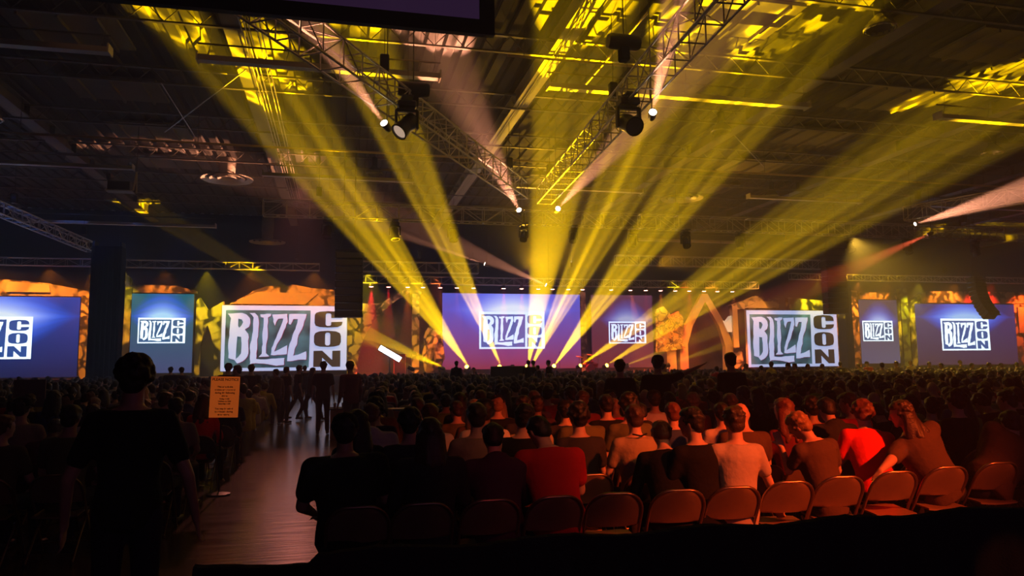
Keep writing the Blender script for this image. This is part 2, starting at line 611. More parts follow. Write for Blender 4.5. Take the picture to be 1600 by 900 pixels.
ring_diffuser(-6.38, 43.7, 12.5, 1.4, 'round air diffuser left of the beams')
ring_diffuser(21.7, 43.5, 12.5, 1.35, 'round air diffuser lit yellow, right of the right truss')
ring_diffuser(-5.4, 57.5, 11.2, 1.3, 'round air diffuser far back at left')


def high_bay(p, r, label):
    t = thing('high_bay_lamp', label, 'lamp', p, 0, 'unlit high bay lamps')
    MB().lathe([(r * .95, 0), (r, .05), (r * .82, .22), (r * .4, .42), (r * .3, .5)], n=26, cap=False).build('reflector', mat('ribbed_reflector', (.62, .6, .55), .25, .7), t, True)
    mb = MB()
    for j in range(14):
        a = 2 * PI * j / 14
        mb.box((r * .86 * math.cos(a), r * .86 * math.sin(a), .06), (.03, .14, .10), (0, 0, a))
    mb.build('fins', MATS['ribbed_reflector'], t)
    MB().lathe([(r * .3, .48), (r * .34, .56), (r * .34, .95), (r * .18, 1.0)], n=20).build('ballast', M_BLACK, t, True)
    MB().tube([(0, 0, 1.0), (0, 0, ZC - p[2])], .02, 6).build('stem', M_BLACK, t)
    return t


high_bay((16.93, 19.5, 12.45), .52, 'large dark high bay lamp near the top, right of the right truss')
high_bay((17.24, 30.3, 12.5), .50, 'small high bay lamp below the long light, right of the right truss')
high_bay((32.8, 30.5, 12.4), .55, 'high bay lamp at the far right above the side truss')
high_bay((1.77, 41.0, 12.5), .5, 'high bay lamp beside the second-row light, left of the V')
high_bay((27.0, 41.5, 12.4), .5, 'high bay lamp on the second-row light at right')
high_bay((-14.0, 33.0, 11.9), .55, 'high bay lamp hanging over the light at the left edge')
# braces
for pts, r, lb in [((on_z(385, 108, 12.9), on_z(258, 206, 12.9)), .03, 'thin diagonal brace rod under the roof at upper left'),
                   ((on_z(1148, 212, 12.4), on_z(1194, 261, 12.4)), .03, 'short diagonal rod beside the small high bay lamp'),
                   ((on_z(252, 130, 12.9), on_z(305, 214, 12.9)), .02, 'thin rod crossing the diagonal brace at upper left')]:
    tag(MB().tube(pts, r, 6).build('brace_rod', MATS['galvanised']), lb, 'rod')
# small yoke speaker hanging at left
t = thing('hanging_monitor_speaker', 'small dark speaker in a yellow-lit yoke hanging at upper left', 'speaker', on_z(200, 292, 10.5))
MB().box((-.35, 0, 0), (1.0, .5, .42), bev=.03).build('cabinet', M_DARKSTEEL, t)
MB().box((-.35, 0, -.24), (1.15, .6, .05)).build('base_tray', MATS['cream_enamel'], t)
MB().tube([(.3, -.3, -.24), (.36, 0, .75), (.3, .3, -.24)], .05, 6).build('yoke', MATS['cream_enamel'], t)
MB().tube([(.36, 0, .75), (.36, 0, ZC - 10.5)], .02, 5).build('hanger', M_DARKSTEEL, t)

# projection screen hanging above and left of the camera
t = thing('projection_screen', 'large black-framed projection screen hanging overhead, only its lower edge showing', 'screen', (-1.25, 11.0, 6.97))
W, Hh, B = 7.16, 4.4, .24
MB().box((0, 0, B / 2), (W, .12, B)).box((0, 0, Hh - B / 2), (W, .12, B)).box((-W / 2 + B / 2, 0, Hh / 2), (B, .12, Hh - 2 * B)).box((W / 2 - B / 2, 0, Hh / 2), (B, .12, Hh - 2 * B)).build('frame', M_BLACK, t)
MB().box((0, 0, Hh / 2), (W - 2 * B, .03, Hh - 2 * B)).build('screen_fabric', mat('dim_violet_image', (.03, .02, .05), .7, emit=(.30, .13, .42), strength=.06, sample=False), t)
for x in (-3, 3):
    MB().tube([(x, 0, Hh), (x, 0, 6.7)], .015, 5).build('hanging_cable', M_DARKSTEEL, t)


# ================================================================ trusses
def truss(name, label, a, b, w=.72, h=.76, bay=1.0, cat='truss', cables=True, group=None, r=.035, zig=True):
    """box truss; a, b are the middle of its underside"""
    a, b = Vector(a), Vector(b)
    L = (b - a).length
    t = thing(name, label, cat, a, 0, group)
    d = (b - a).normalized()
    side = Vector((d.y, -d.x, 0)).normalized()
    up = Vector((0, 0, 1))
    cor = [side * -w / 2, side * w / 2, side * -w / 2 + up * h, side * w / 2 + up * h]
    for c in cor:
        MB().tube([c, c + d * L], r, 8).build('chord', M_ALU, t, True)
    n = max(2, round(L / bay))
    st = L / n
    for i, (p, q) in enumerate(((0, 1), (2, 3), (0, 2), (1, 3))):
        mb = MB()
        for k in range(n + 1):
            if i == 0:
                MB().tube([cor[p] + d * st * k, cor[q] + d * st * k], r * .62, 6, cap=False).build('rung', M_ALU, t)
                continue
            mb.tube([cor[p] + d * st * k, cor[q] + d * st * k], r * .62, 6, cap=False)
            if k < n and i >= 1:
                pp, qq = (p, q) if k % 2 == 0 else (q, p)
                mb.tube([cor[pp] + d * st * k, cor[qq] + d * st * (k + 1)], r * .55, 6, cap=False)
        if i:
            mb.build('lattice', M_ALU, t)
    if cables:
        for k in (.06, .5, .94):
            p = d * L * k + up * h
            MB().tube([p, Vector((p.x, p.y, ZC - a.z))], .012, 5).build('hanging_cable', M_DARKSTEEL, t)
            MB().box(p + up * .55, (.28, .24, .5), bev=.03).build('chain_hoist', M_BLACK, t)
    return t


truss('lighting_truss', 'long aluminium truss slanting from upper left down to the middle', (-5.9, 10.4, 9.7), (8.35, 33.6, 9.7), .72, .78, .98, group='aluminium lighting trusses')
truss('lighting_truss', 'long aluminium truss from upper right of centre down to the middle', (8.1, 11.0, 9.7), (9.75, 34.4, 9.7), .72, .78, 1.0, group='aluminium lighting trusses')
truss('lighting_truss', 'wide cross truss carrying a row of moving lights before the stage', (-3.9, 39.0, 9.55), (42.0, 39.0, 9.55), .6, .8, 1.15, group='aluminium lighting trusses')
truss('lighting_truss', 'pink-lit truss entering from the right edge', (30.9, 34.6, 9.6), (36.5, 24.3, 9.8), .66, .78, 1.0, group='aluminium lighting trusses')
truss('lighting_truss', 'front stage truss with the row of small red lamps', (1.0, 55.0, 7.95), (34.0, 55.0, 7.95), .4, .55, .8, group='aluminium lighting trusses', r=.03)
truss('lighting_truss', 'stage truss hanging high over the right half of the stage', (19.5, 50.0, 9.0), (36.5, 50.0, 9.0), .5, .7, .9, group='aluminium lighting trusses', r=.03)
truss('lighting_truss', 'stage truss hanging over the left end of the stage', (1.2, 51.0, 8.3), (9.5, 51.0, 8.3), .5, .7, .9, group='aluminium lighting trusses', r=.03)
truss('lighting_truss', 'truss over the screens on the left wing', (-28.0, 54.5, 8.75), (-1.5, 54.5, 8.75), .4, .5, .9, group='aluminium lighting trusses', r=.03)
truss('lighting_truss', 'truss over the screens on the right wing', (36.8, 54.5, 8.75), (68, 54.5, 8.75), .4, .5, .9, group='aluminium lighting trusses', r=.03)
truss('lighting_truss', 'lengthwise truss glinting blue at the left edge', (-17.2, 32.5, 9.6), (-15.6, 51.5, 9.3), .5, .6, .9, group='aluminium lighting trusses', r=.04)


# ================================================================ moving heads and lamps
def moving_head(loc, direction, label, lens=None, hang=True, s=1.0, group=None):
    """base, yoke, head (> lens) of a robotic lamp; direction is where it points"""
    t = thing('moving_head_light', label, 'stage light', loc, 0, group)
    k = -1 if hang else 1
    MB().box((0, 0, k * .07 * s), (.42 * s, .36 * s, .16 * s), bev=.03 * s).build('base', M_BLACK, t)
    if hang:
        MB().box((-.12 * s, 0, .06), (.05, .08, .14)).box((.12 * s, 0, .06), (.05, .08, .14)).box((0, 0, .10), (.34, .74, .05)).tube([(.05, .1, .1), (.05, .1, ZC + .12 - loc[2])], .006, 5).build('clamp', M_DARKSTEEL, t)
    mb = MB()
    mb.box((0, 0, k * .19 * s), (.50 * s, .12 * s, .07 * s), bev=.02 * s)
    for q in (-1, 1):
        mb.box((q * .24 * s, 0, k * .40 * s), (.06 * s, .14 * s, .44 * s), bev=.02 * s)
    mb.build('yoke', M_BLACK, t)
    d = Vector(direction).normalized()
    M = d.to_track_quat('Z', 'Y').to_matrix()
    piv = Vector((0, 0, k * .52 * s))
    hd = MB().lathe([(.10 * s, -.30 * s), (.17 * s, -.24 * s), (.19 * s, -.05 * s), (.17 * s, .08 * s), (.20 * s, .20 * s), (.205 * s, .30 * s), (.17 * s, .30 * s), (.165 * s, .26 * s)], piv, 20, M=M).build('head', M_BLACK, t, True)
    lm = mat('dark_lens', (.12, .13, .16), .08, .0) if lens is None else lens
    MB().lathe([(.001, .275 * s), (.12 * s, .27 * s), (.165 * s, .262 * s), (.165 * s, .255 * s)], piv, 20, M=M).build('lens', lm, hd, True)
    return t


def glow(name, col, st):
    return mat(name, (.02, .02, .02), .5, emit=col, strength=st, sample=False)


G_YEL = glow('lens_yellow', (1, .62, .05), 60)
G_WHT = glow('lens_warm_white', (1, .80, .62), 110)
G_RED = glow('lens_red', (1, .34, .26), 90)
for i, (bx_, tg, deg, pw, gb) in enumerate(BEAMS):
    if i in (4,):
        continue
    d = Vector(tg) - Vector((bx_, STAGE_Y, 1.72))
    where = ['leftmost, shooting left behind the arch', 'second from the left, aimed high to the left', 'under the left part of the centre logo', 'under the right edge of the centre logo', '',
             'just right of the centre screen', 'left of the small logo screen', 'under the small logo screen', 'right of the small logo screen', 'rightmost by the pointed arch'][i] if i < 10 else 'faint one at far left of the stage'
    moving_head(Vector((bx_, STAGE_Y + .35, 1.2)) - Vector((0, 0, 0)), d, 'moving light on the stage edge, ' + where, G_YEL, False, .85, 'moving lights along the stage edge')
for i, px in enumerate((512, 617, 708, 818, 895, 988, 1070, 1155, 1325, 1415, 1520)):
    p = on_y(px, 345, 39.0)
    names = ['over the left banner', 'over the left arch', 'left of the roof beam foot', 'at the meeting point of the two slanting trusses', 'right of the meeting point', 'with its face to the camera', 'over the small logo screen', 'over the pointed arch', 'over the right speaker tower', 'near the red beam', 'by the right edge']
    moving_head((p.x, 39.0, 9.42), (random.uniform(-.3, .3), -random.uniform(.2, .9), -1), 'dark moving light under the cross truss, ' + names[i], None, True, 1.15 if i not in (3, 4) else 1.0, 'moving lights under the cross truss')
moving_head((1.9, 21.9, 9.78), (-.7, -.4, -.8), 'dark moving light under the left slanting truss beside a bright lamp', glow('lens_dim', (1, .7, .5), .5), True, 1.35)
moving_head((8.45, 20.3, 9.78), (.1, -.9, -.5), 'dark moving light hanging under the right truss', None, True, 1.45)
# long dark fixtures / hoist motors on the V trusses
for p, lb in (((2.2, 22.9, 10.6), 'black hoist motor on top of the left slanting truss'), ((8.2, 19.9, 11.4), 'black hoist motor above the right truss')):
    t = thing('hoist_motor', lb, 'hoist', p)
    MB().lathe([(.01, -.5), (.2, -.5), (.24, -.42), (.24, .42), (.2, .5), (.01, .5)], M=Euler((0, PI / 2, 0)).to_matrix(), n=18).build('motor_body', M_BLACK, t, True)
    MB().tube([(0, 0, 0), (0, 0, ZC - p[2])], .02, 5).build('chain', M_DARKSTEEL, t)
    MB().box((0, 0, -.35), (.3, .3, .5), bev=.04).build('chain_bag', M_DRAPE, t)

# bright small lamps with pink-white beams: (position, target, cone, power, lens radius, label)
def bare_lamp(p, tg, deg, power, r, label, col=PNK, lens=None, sc=1.0, blend=.5):
    p, tg = Vector(p), Vector(tg)
    d = (tg - p).normalized()
    M = d.to_track_quat('Z', 'Y').to_matrix()
    t = thing('spot_lamp', label, 'stage light', p)
    hd = MB().lathe([(r * .7, -r * 3.4), (r, -r * 2.6), (r * 1.15, -r * .6), (r * 1.25, 0), (r * 1.05, 0), (r, -r * .4)], n=18, M=M).build('housing', M_BLACK, t, True)
    MB().lathe([(.001, -r * .2), (r, -r * .25), (r, -r * .35)], n=18, M=M).build('lens', lens or G_WHT, hd, True)
    MB().tube([-d * r * 2, -d * r * 2 + Vector((0, 0, .35)), Vector((-d.x * r * 2, -d.y * r * 2, ZC + .12 - p.z))], .016, 5).build('bracket', M_DARKSTEEL, t)
    spot('lamp_light', p + d * .03, tg, col, power, deg, blend, .05)
    return t


PW = 90000.0
L1, L2, L3, L4 = Vector((1.23, 22.19, 9.2)), Vector((8.3, 33.75, 9.2)), Vector((10.07, 33.13, 9.2)), Vector((8.96, 19.65, 9.2))
bare_lamp(L1, on_z(480, 28, 10.6), 12, PW * .8, .11, 'brilliant white lamp under the left slanting truss')
bare_lamp(L2, on_z(690, 90, 13.0), 17, PW * 1.05, .12, 'brilliant lamp at the lower end of the left slanting truss')
bare_lamp(L3, on_z(1010, 175, 10.6), 9, PW * 1.1, .12, 'brilliant lamp at the lower end of the right truss')
bare_lamp(L4, on_z(1072, -70, 10.7), 11, PW * 1.3, .11, 'brilliant white lamp beside the right truss')
bare_lamp((8.8, 45, 8.16), on_y(590, 355, 44.2), 6, PW * 1.6, .11, 'pale lamp above the centre screen sending a thin beam left')
bare_lamp((12.78, 45, 6.88), on_y(640, 350, 43.5), 12, PW * 1.2, .11, 'pale lamp above the centre screen, right one with the wide beam')
bare_lamp((14.52, 45, 8.37), (14.5, 44.4, 12), 5, PW * .5, .09, 'small lamp right of the centre screen pointing straight up')
q = on_z(1430, 350, 9.3)
bare_lamp(q, on_z(1640, 285, 9.95), 13, PW * 3.5, .10, 'lamp at the left end of the right-edge truss, beam running along it', sc=1)
q = on_z(1449, 367, 9.0)
bare_lamp(q, on_y(1240, 460, 40), 14, PW * 1.2, .10, 'red lamp hanging below the right-edge truss', (1, .12, .04), G_RED)
bare_lamp((-17.6, 31.2, 9.0), (-16.2, 44, 9.9), 16, 4000, .08, 'small added blue lamp giving the left-edge truss its blue glints', (.08, .2, 1), glow('lens_blue', (.1, .3, 1), 20))  # lamp added for the blue glints on the truss
# row of red lamps along the front stage truss
REDX = [2.22, 3.48, 4.90, 6.04, 7.34, 8.61, 9.89, 12.24, 13.66, 15.0, 16.14, 17.44, 18.61, 21.02, 22.65, 23.97, 25.25, 26.54, 27.78, 29.1, 30.31, 31.66]
first = None
for i, x in enumerate(REDX):
    side = 'left of the centre screen' if x < 8 else 'over the centre screen' if x < 18 else 'over the right part of the stage'
    if first is None:
        t = thing('par_lamp', 'x', 'stage light', (x, 55.0, 7.68), 0, 'small red lamps on the front stage truss')
        hd = MB().lathe([(.06, .26), (.12, .22), (.17, .0), (.15, 0), (.15, .04)], n=14).build('can', M_BLACK, t, True)
        MB().lathe([(.001, -.03), (.10, -.02), (.16, .0), (.16, .03)], n=14).build('lens', G_RED, hd, True)
        MB().tube([(-.14, 0, .1), (-.14, 0, .29), (.14, 0, .29), (.14, 0, .1)], .012, 5).box((0, 0, .29), (.06, .5, .06)).build('yoke', M_DARKSTEEL, t)
        first = t
    else:
        t = dup(first, (x, 55.0, 7.68))
    t['label'] = 'small red-white lamp in the row of %d, number %d counted from the left' % (len(REDX), i + 1)
    red = (1, .02, .03) if i in (0, 1, 7, 8, 13, 15, 18) else (1, .16, .03)
    spot('red_light', (x, 54.97, 7.62), (x + (.3 if i in (14, 21) else 0) * 4, 55.2, 1.0), red, 80000 if i in (0,) else 26000 if i in (1, 2, 7, 8, 14, 16, 18, 21) else 6000, 26 if i == 0 else 22, .5, .05)
# floodlit bar lamp on stage
t = thing('strobe_bar', 'blinding white tilted bar lamp inside the round arch', 'stage light', (3.28, 50.0, 2.66))
ang = math.atan2(.82, 1.36)
MB().box((0, 0, 0), (1.7, .3, .44), (0, ang, 0), bev=.05).build('housing', M_BLACK, t)
MB().box((0, -.17, 0), (1.6, .05, .34), (0, ang, 0)).build('tube', mat('strobe_white', (.9, .9, 1), .5, emit=(.82, .86, 1), strength=14), t)
MB().tube([(0, .1, -.1), (0, .1, -2.64)], .04, 8).lathe([(.3, -2.66), (.3, -2.62), (.05, -2.58)], (0, .1, 0), 16).build('stand', M_BLACK, t)


# ================================================================ stage and scenery
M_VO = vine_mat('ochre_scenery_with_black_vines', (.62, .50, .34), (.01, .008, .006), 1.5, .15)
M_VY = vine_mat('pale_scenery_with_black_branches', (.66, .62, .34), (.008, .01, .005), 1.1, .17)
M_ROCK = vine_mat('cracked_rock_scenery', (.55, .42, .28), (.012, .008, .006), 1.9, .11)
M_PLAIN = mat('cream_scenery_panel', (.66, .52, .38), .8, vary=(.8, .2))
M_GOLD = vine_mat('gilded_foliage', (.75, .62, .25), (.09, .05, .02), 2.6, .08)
structure(MB().box((21, 56.6, .6), (104, 6.8, 1.2)).box((21, 53.18, 1.16), (104, .1, .1)), 'stage_floor', mat('stage_deck', (.10, .05, .05), .45))
structure(MB().box((19, 58.8, 4.4), (36, .1, 6.4)), 'stage_wall', mat('violet_backdrop_cloth', (.05, .035, .07), .95, bump=(5, .4, .1)))


def scen(name, label, polys, m, cat='scenery', y0=56.0, depth=.5, holes=None, extra=None):
    """each polygon of a scenic piece is a part"""
    t = thing(name, label, cat, (polys[0][1][0][0], y0, 1.2))
    ox, oz = polys[0][1][0][0], 1.2
    for pn, pts, mm, dy in polys:
        MB().poly([(x - ox, z - oz) for x, z in pts], dy, dy + depth).build(pn, mm or m, t)
    return t


scen('scenic_proscenium', 'orange cornice and pillar framing the large blue screen at far left', [
    ('cornice', [(-29, 6.85), (-17.36, 6.85), (-16.5, 6.95), (-16.55, 7.12), (-19.6, 7.75), (-22.0, 7.95), (-23.2, 7.9), (-23.4, 7.3), (-29, 7.3)], M_VO, 0),
    ('pediment_panel', [(-22.0, 7.1), (-19.3, 7.1), (-19.4, 7.6), (-21.9, 7.82)], M_PLAIN, -.12),
    ('pillar', [(-17.36, 1.2), (-16.5, 1.2), (-16.45, 6.9), (-17.36, 6.9)], M_ROCK, -.1)], M_VO)


def rock(name, label, cx, cz, rx, rz, seed, m, base=1.2, n=26, cat='scenery rock'):
    rnd = random.Random(seed)
    bm = bmesh.new()
    bmesh.ops.create_icosphere(bm, subdivisions=3, radius=1)
    for v in bm.verts:
        k = 1 + .35 * (noise.noise(v.co * 1.7 + Vector((seed, 0, 0)))) + .12 * noise.noise(v.co * 5 + Vector((0, seed, 0)))
        v.co = Vector((v.co.x * k * rx, v.co.y * k * .55, v.co.z * k * rz))
        if v.co.z + cz < base:
            v.co.z = base - cz
    me = bpy.data.meshes.new(name)
    bm.to_mesh(me)
    bm.free()
    me.materials.append(m)
    return tag(link(name, me, None, (cx, 56.0, cz)), label, cat)


rock('scenic_boulder', 'orange cracked boulder beside the large blue screen at far left', -15.75, 2.6, .78, 1.5, 3, M_ROCK)
rock('scenic_boulder', 'tall orange rock between arch and centre screen', 7.0, 2.9, .85, 1.9, 9, M_ROCK)
scen('scenic_surround', 'yellow-green pillar and thin cornice around the narrow blue screen at left', [
    ('pillar', [(-14.68, 1.2), (-14.25, 1.2), (-14.18, 7.6), (-14.35, 7.7), (-14.3, 8.1), (-14.5, 8.3), (-14.62, 7.95), (-14.85, 7.85), (-14.6, 7.7)], M_VY, -.1),
    ('cornice', [(-14.2, 7.15), (-10.0, 7.15), (-10.0, 7.32), (-11.3, 7.68), (-14.2, 7.72)], M_VO, 0)], M_VO)
scen('scenic_arch', 'yellow-green facade with a dark pointed doorway left of the left banner', [
    ('facade', [(-9.98, 1.2), (-9.98, 6.6), (-9.75, 6.85), (-9.2, 5.95), (-8.15, 6.6), (-8.05, 1.2), (-8.68, 1.2), (-8.7, 3.1), (-8.95, 4.2), (-9.2, 4.95), (-9.45, 4.2), (-9.66, 3.1), (-9.66, 1.2)], M_VY, 0)], M_VY)
scen('scenic_gable', 'orange gable over the left banner', [
    ('gable', [(-8.1, 6.28), (-6.5, 7.1), (-6.2, 7.4), (-5.2, 7.75), (-3.4, 7.9), (-2.0, 7.65), (1.4, 7.4), (1.4, 6.9), (1.3, 6.28)], M_VO, .15),
    ('plain_panel', [(-7.7, 6.42), (-5.9, 7.3), (-1.6, 7.25), (-2.5, 6.42)], M_PLAIN, .05)], M_VO)
scen('round_arch', 'yellow and orange ruined round arch between left banner and stage', [
    ('arch', [(.55, 1.2), (.55, 6.5), (3.0, 6.55), (3.6, 6.95), (4.8, 7.65), (5.2, 7.45), (4.1, 6.75), (3.25, 6.05), (2.55, 5.25), (1.95, 4.35), (1.55, 3.4), (1.35, 2.4), (1.3, 1.2)], M_ROCK, 0)], M_ROCK)
scen('scenic_pier', 'yellow stone pillar right of the round arch', [('shaft', [(5.35, 1.2), (5.87, 1.2), (5.87, 7.3), (5.35, 7.3)], M_ROCK, 0), ('capital', [(5.2, 7.3), (6.02, 7.3), (6.02, 7.55), (5.2, 7.55)], M_VO, -.1)], M_ROCK)
scen('scenic_pier', 'narrow orange pillar at the right edge of the centre screen', [('shaft', [(18.75, 1.2), (19.25, 1.2), (19.2, 7.6), (18.75, 7.6)], M_VO, 0)], M_VO)
scen('scenic_pier', 'red-orange stump pillar under the gilded foliage', [('shaft', [(26.1, 1.2), (26.95, 1.2), (26.9, 3.7), (26.1, 3.5)], M_PLAIN, 0)], M_PLAIN)
scen('pointed_arch', 'orange pointed arch frame right of the gilded foliage', [
    ('arch', [(27.25, 1.2), (28.0, 1.2), (28.0, 3.4), (28.5, 4.9), (29.7, 6.9), (30.9, 4.9), (31.4, 3.2), (31.35, 1.2), (32.15, 1.2), (32.1, 3.4), (31.5, 5.0), (29.95, 7.6), (29.45, 7.6), (27.95, 5.0), (27.3, 3.4)], M_PLAIN, 0)], M_PLAIN)
scen('scenic_sign_board', 'bright cream jagged board beside the pointed arch', [('board', [(31.25, 5.35), (31.5, 5.2), (31.65, 5.35), (32.0, 5.75), (32.0, 4.4), (31.65, 4.4), (31.5, 4.75)], mat('glowing_cream_board', (.9, .85, .7), .7, emit=(1, .85, .6), strength=.5), -.1)], M_PLAIN)  # lit look of the board put in as a glow
scen('scenic_house', 'orange house front with gable window left of the right banner', [
    ('wall_strip', [(32.1, 3.1), (32.6, 3.1), (32.55, 6.5), (32.1, 6.6)], M_PLAIN, -.15),
    ('gable', [(32.1, 6.3), (32.1, 6.65), (34.4, 7.45), (36.6, 7.25), (36.6, 6.3)], M_VO, 0),
    ('window', [(33.3, 6.42), (34.5, 7.0), (35.9, 7.0), (35.9, 6.42)], M_PLAIN, -.12),
    ('base', [(32.1, 1.2), (33.0, 1.2), (33.0, 3.1), (32.1, 3.1)], M_VO, 0)], M_VO)
scen('scenic_frieze', 'yellow-green frieze panel over the right banner', [('frieze', [(37.6, 6.3), (41.2, 6.3), (41.2, 7.1), (37.6, 7.35)], M_VY, 0), ('support', [(38, 1.2), (38.3, 1.2), (38.3, 6.3), (38, 6.3)], M_BLACK, .1), ('support', [(40.6, 1.2), (40.9, 1.2), (40.9, 6.3), (40.6, 6.3)], M_BLACK, .1)], M_VY)
scen('scenic_pier', 'orange panel below the right speaker tower', [('shaft', [(42.0, 1.2), (43.0, 1.4), (43.0, 5.6), (42.1, 5.6)], M_VO, 0)], M_VO)
scen('scenic_pier', 'tall orange pillar with curling vines left of the narrow violet screen', [('shaft', [(43.45, 1.2), (44.35, 1.2), (44.35, 7.7), (44.3, 8.0), (43.6, 8.05), (43.45, 7.0)], M_VO, -.1)], M_VO)
scen('scenic_surround', 'thin cornice and side strip around the narrow violet screen at right', [
    ('cornice', [(44.4, 7.3), (48.5, 7.3), (48.5, 7.9), (44.9, 7.9)], M_VO, 0), ('side_strip', [(48.42, 1.2), (48.75, 1.2), (48.75, 7.3), (48.42, 7.3)], M_VY, 0)], M_VO)
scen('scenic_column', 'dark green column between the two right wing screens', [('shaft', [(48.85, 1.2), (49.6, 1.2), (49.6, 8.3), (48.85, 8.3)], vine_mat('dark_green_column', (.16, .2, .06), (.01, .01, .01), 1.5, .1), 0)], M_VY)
scen('scenic_proscenium', 'yellow, orange and red arch frame around the large violet screen at right', [
    ('left_side', [(49.65, 1.2), (50.15, 1.2), (50.3, 3.3), (50.25, 6.2), (50.9, 7.1), (51.1, 7.9), (50.4, 7.4), (49.8, 6.4), (49.65, 5.0)], M_VY, -.05),
    ('cornice', [(51.0, 7.05), (51.0, 7.8), (51.8, 8.05), (53.5, 8.1), (66, 8.1), (66, 7.05)], M_VO, 0),
    ('right_side', [(61.2, 1.2), (66, 1.2), (66, 7.0), (61.2, 7.0)], M_VO, 0),
    ('red_panel', [(61.5, 4.3), (63.4, 4.3), (63.4, 6.7), (61.5, 6.7)], M_PLAIN, -.12)], M_VO)
# gilded foliage: overlapping long leaves in relief
t = thing('gilded_foliage', 'tall heap of gilded spiky foliage between small logo screen and pointed arch', 'scenery', (26.3, 55.9, 4.6))
MB().poly([(-1.2, -1.9), (1.2, -1.6), (1.3, .9), (.9, 1.5), (.2, 1.2), (-.4, 1.9), (-1.1, 1.6)], 0, .3).build('backing', M_GOLD, t)
rnd = random.Random(4)
mb = MB()
for i in range(90):
    cx, cz = rnd.uniform(-1.1, 1.15), rnd.uniform(-1.7, 1.4)
    a, L = rnd.uniform(0, PI), rnd.uniform(.35, .8)
    u, w = Vector((math.cos(a), 0, math.sin(a))) * L / 2, Vector((-math.sin(a), 0, math.cos(a))) * .07
    c = Vector((cx, -.1 - rnd.random() * .25, cz))
    mb.add([c - u, c + w + Vector((0, -.02, 0)), c + u, c - w, c + Vector((0, .08, 0))], [(0, 1, 4), (1, 2, 4), (2, 3, 4), (3, 0, 4), (0, 3, 2, 1)])
tag(mb.build('leaves', M_GOLD, t), kind='stuff')


# ---------------------------------------------------------------- the logo artwork, traced in the units of the left banner
def _p(*a):
    return [(a[i], a[i + 1]) for i in range(0, len(a), 2)]


def _rough(pts, amp, seed):
    rnd = random.Random(seed)
    out = []
    for i, p in enumerate(pts):
        q = pts[(i + 1) % len(pts)]
        d = math.hypot(q[0] - p[0], q[1] - p[1])
        out.append(p)
        n = int(d / 42)
        for k in range(1, n + 1):
            f = k / (n + 1)
            out.append((p[0] + (q[0] - p[0]) * f + rnd.uniform(-amp, amp), p[1] + (q[1] - p[1]) * f + rnd.uniform(-amp, amp) * .5))
    return out


LET = [
    (_p(108, 290, 225, 283, 265, 300, 290, 330, 295, 370, 285, 405, 250, 430, 280, 470, 282, 560, 285, 640, 262, 690, 215, 722, 195, 728, 170, 695, 122, 680, 118, 560, 125, 450, 135, 330),
     [_p(195, 335, 222, 340, 236, 365, 222, 395, 205, 415, 194, 400), _p(190, 490, 222, 495, 228, 560, 225, 640, 205, 670, 182, 690, 186, 560)]),
    (_p(285, 283, 330, 283, 355, 310, 364, 350, 362, 450, 356, 560, 350, 640, 350, 690, 400, 695, 585, 683, 583, 745, 520, 752, 440, 735, 350, 727, 300, 735, 298, 690, 296, 600, 312, 480, 318, 380, 322, 325, 305, 300), []),
    (_p(375, 295, 465, 290, 462, 310, 440, 322, 437, 400, 442, 500, 430, 560, 430, 640, 458, 667, 370, 672, 395, 645, 402, 560, 396, 480, 405, 400, 405, 325, 380, 318), []),
    (_p(475, 297, 600, 290, 600, 315, 606, 360, 590, 410, 565, 470, 520, 560, 497, 628, 605, 570, 605, 650, 560, 655, 500, 660, 470, 655, 475, 600, 500, 530, 535, 440, 560, 370, 570, 332, 525, 335, 500, 395, 485, 360, 480, 315), []),
    (_p(618, 292, 765, 290, 745, 360, 730, 420, 700, 480, 690, 560, 668, 610, 657, 664, 700, 655, 768, 625, 768, 700, 700, 700, 640, 712, 608, 712, 612, 640, 625, 560, 650, 480, 678, 400, 692, 336, 655, 335, 632, 385, 615, 380, 616, 330), []),
]
LET = [(_rough(o, 5, i), h) for i, (o, h) in enumerate(LET)]
CON = [
    (_p(880, 268, 950, 262, 1035, 266, 1070, 285, 1078, 325, 978, 325, 978, 292, 966, 283, 940, 283, 930, 295, 930, 385, 942, 396, 968, 396, 978, 385, 978, 362, 1078, 358, 1070, 390, 1035, 408, 950, 412, 880, 408, 845, 395, 835, 370, 835, 300, 848, 278), []),
    (_p(880, 446, 950, 440, 1020, 446, 1055, 462, 1065, 490, 1065, 545, 1052, 572, 1010, 584, 950, 588, 880, 584, 845, 572, 832, 545, 832, 485, 845, 460), [_p(928, 470, 940, 458, 960, 458, 972, 470, 972, 562, 960, 574, 940, 574, 928, 562)]),
    (_p(830, 622, 905, 620, 992, 705, 992, 622, 1062, 620, 1062, 766, 990, 766, 905, 684, 905, 766, 830, 766), []),
]


def logo(x0, z0, w, h, white, field, con, parent, y=-.03, edge=None, names=('logo_ground', 'logo_field', 'logo_letters', 'logo_small_letters'), shade=None):
    """two-part lettered mark: tall ragged letters on a dark field, three small letters stacked at its right"""
    X = lambda p: [(x0 + (a - 60) / 1055 * w, z0 + h - (b - 218) / 577 * h) for a, b in p]
    MB().poly(X(_p(60, 218, 1115, 218, 1115, 795, 60, 795)), y, y + .02).build(names[0], white, parent)
    MB().poly(X(_p(92, 258, 800, 258, 792, 768, 88, 768)), y - .02, y).build(names[1], field, parent)
    if shade:
        mb = MB()
        for o, hs in LET:
            mb.poly(X([(a + 5, b + 5) for a, b in o]), y - .03, y - .02, holes=[X(q) for q in hs])
        mb.build('logo_letter_edge', shade, parent)
    mb = MB()
    for o, hs in LET:
        mb.poly(X(o), y - .05, y - .03, holes=[X(q) for q in hs])
    mb.build(names[2], white, parent)
    mb = MB()
    for o, hs in CON:
        mb.poly(X(o), y - .03, y - .01, holes=[X(q) for q in hs])
    mb.build(names[3], con, parent)


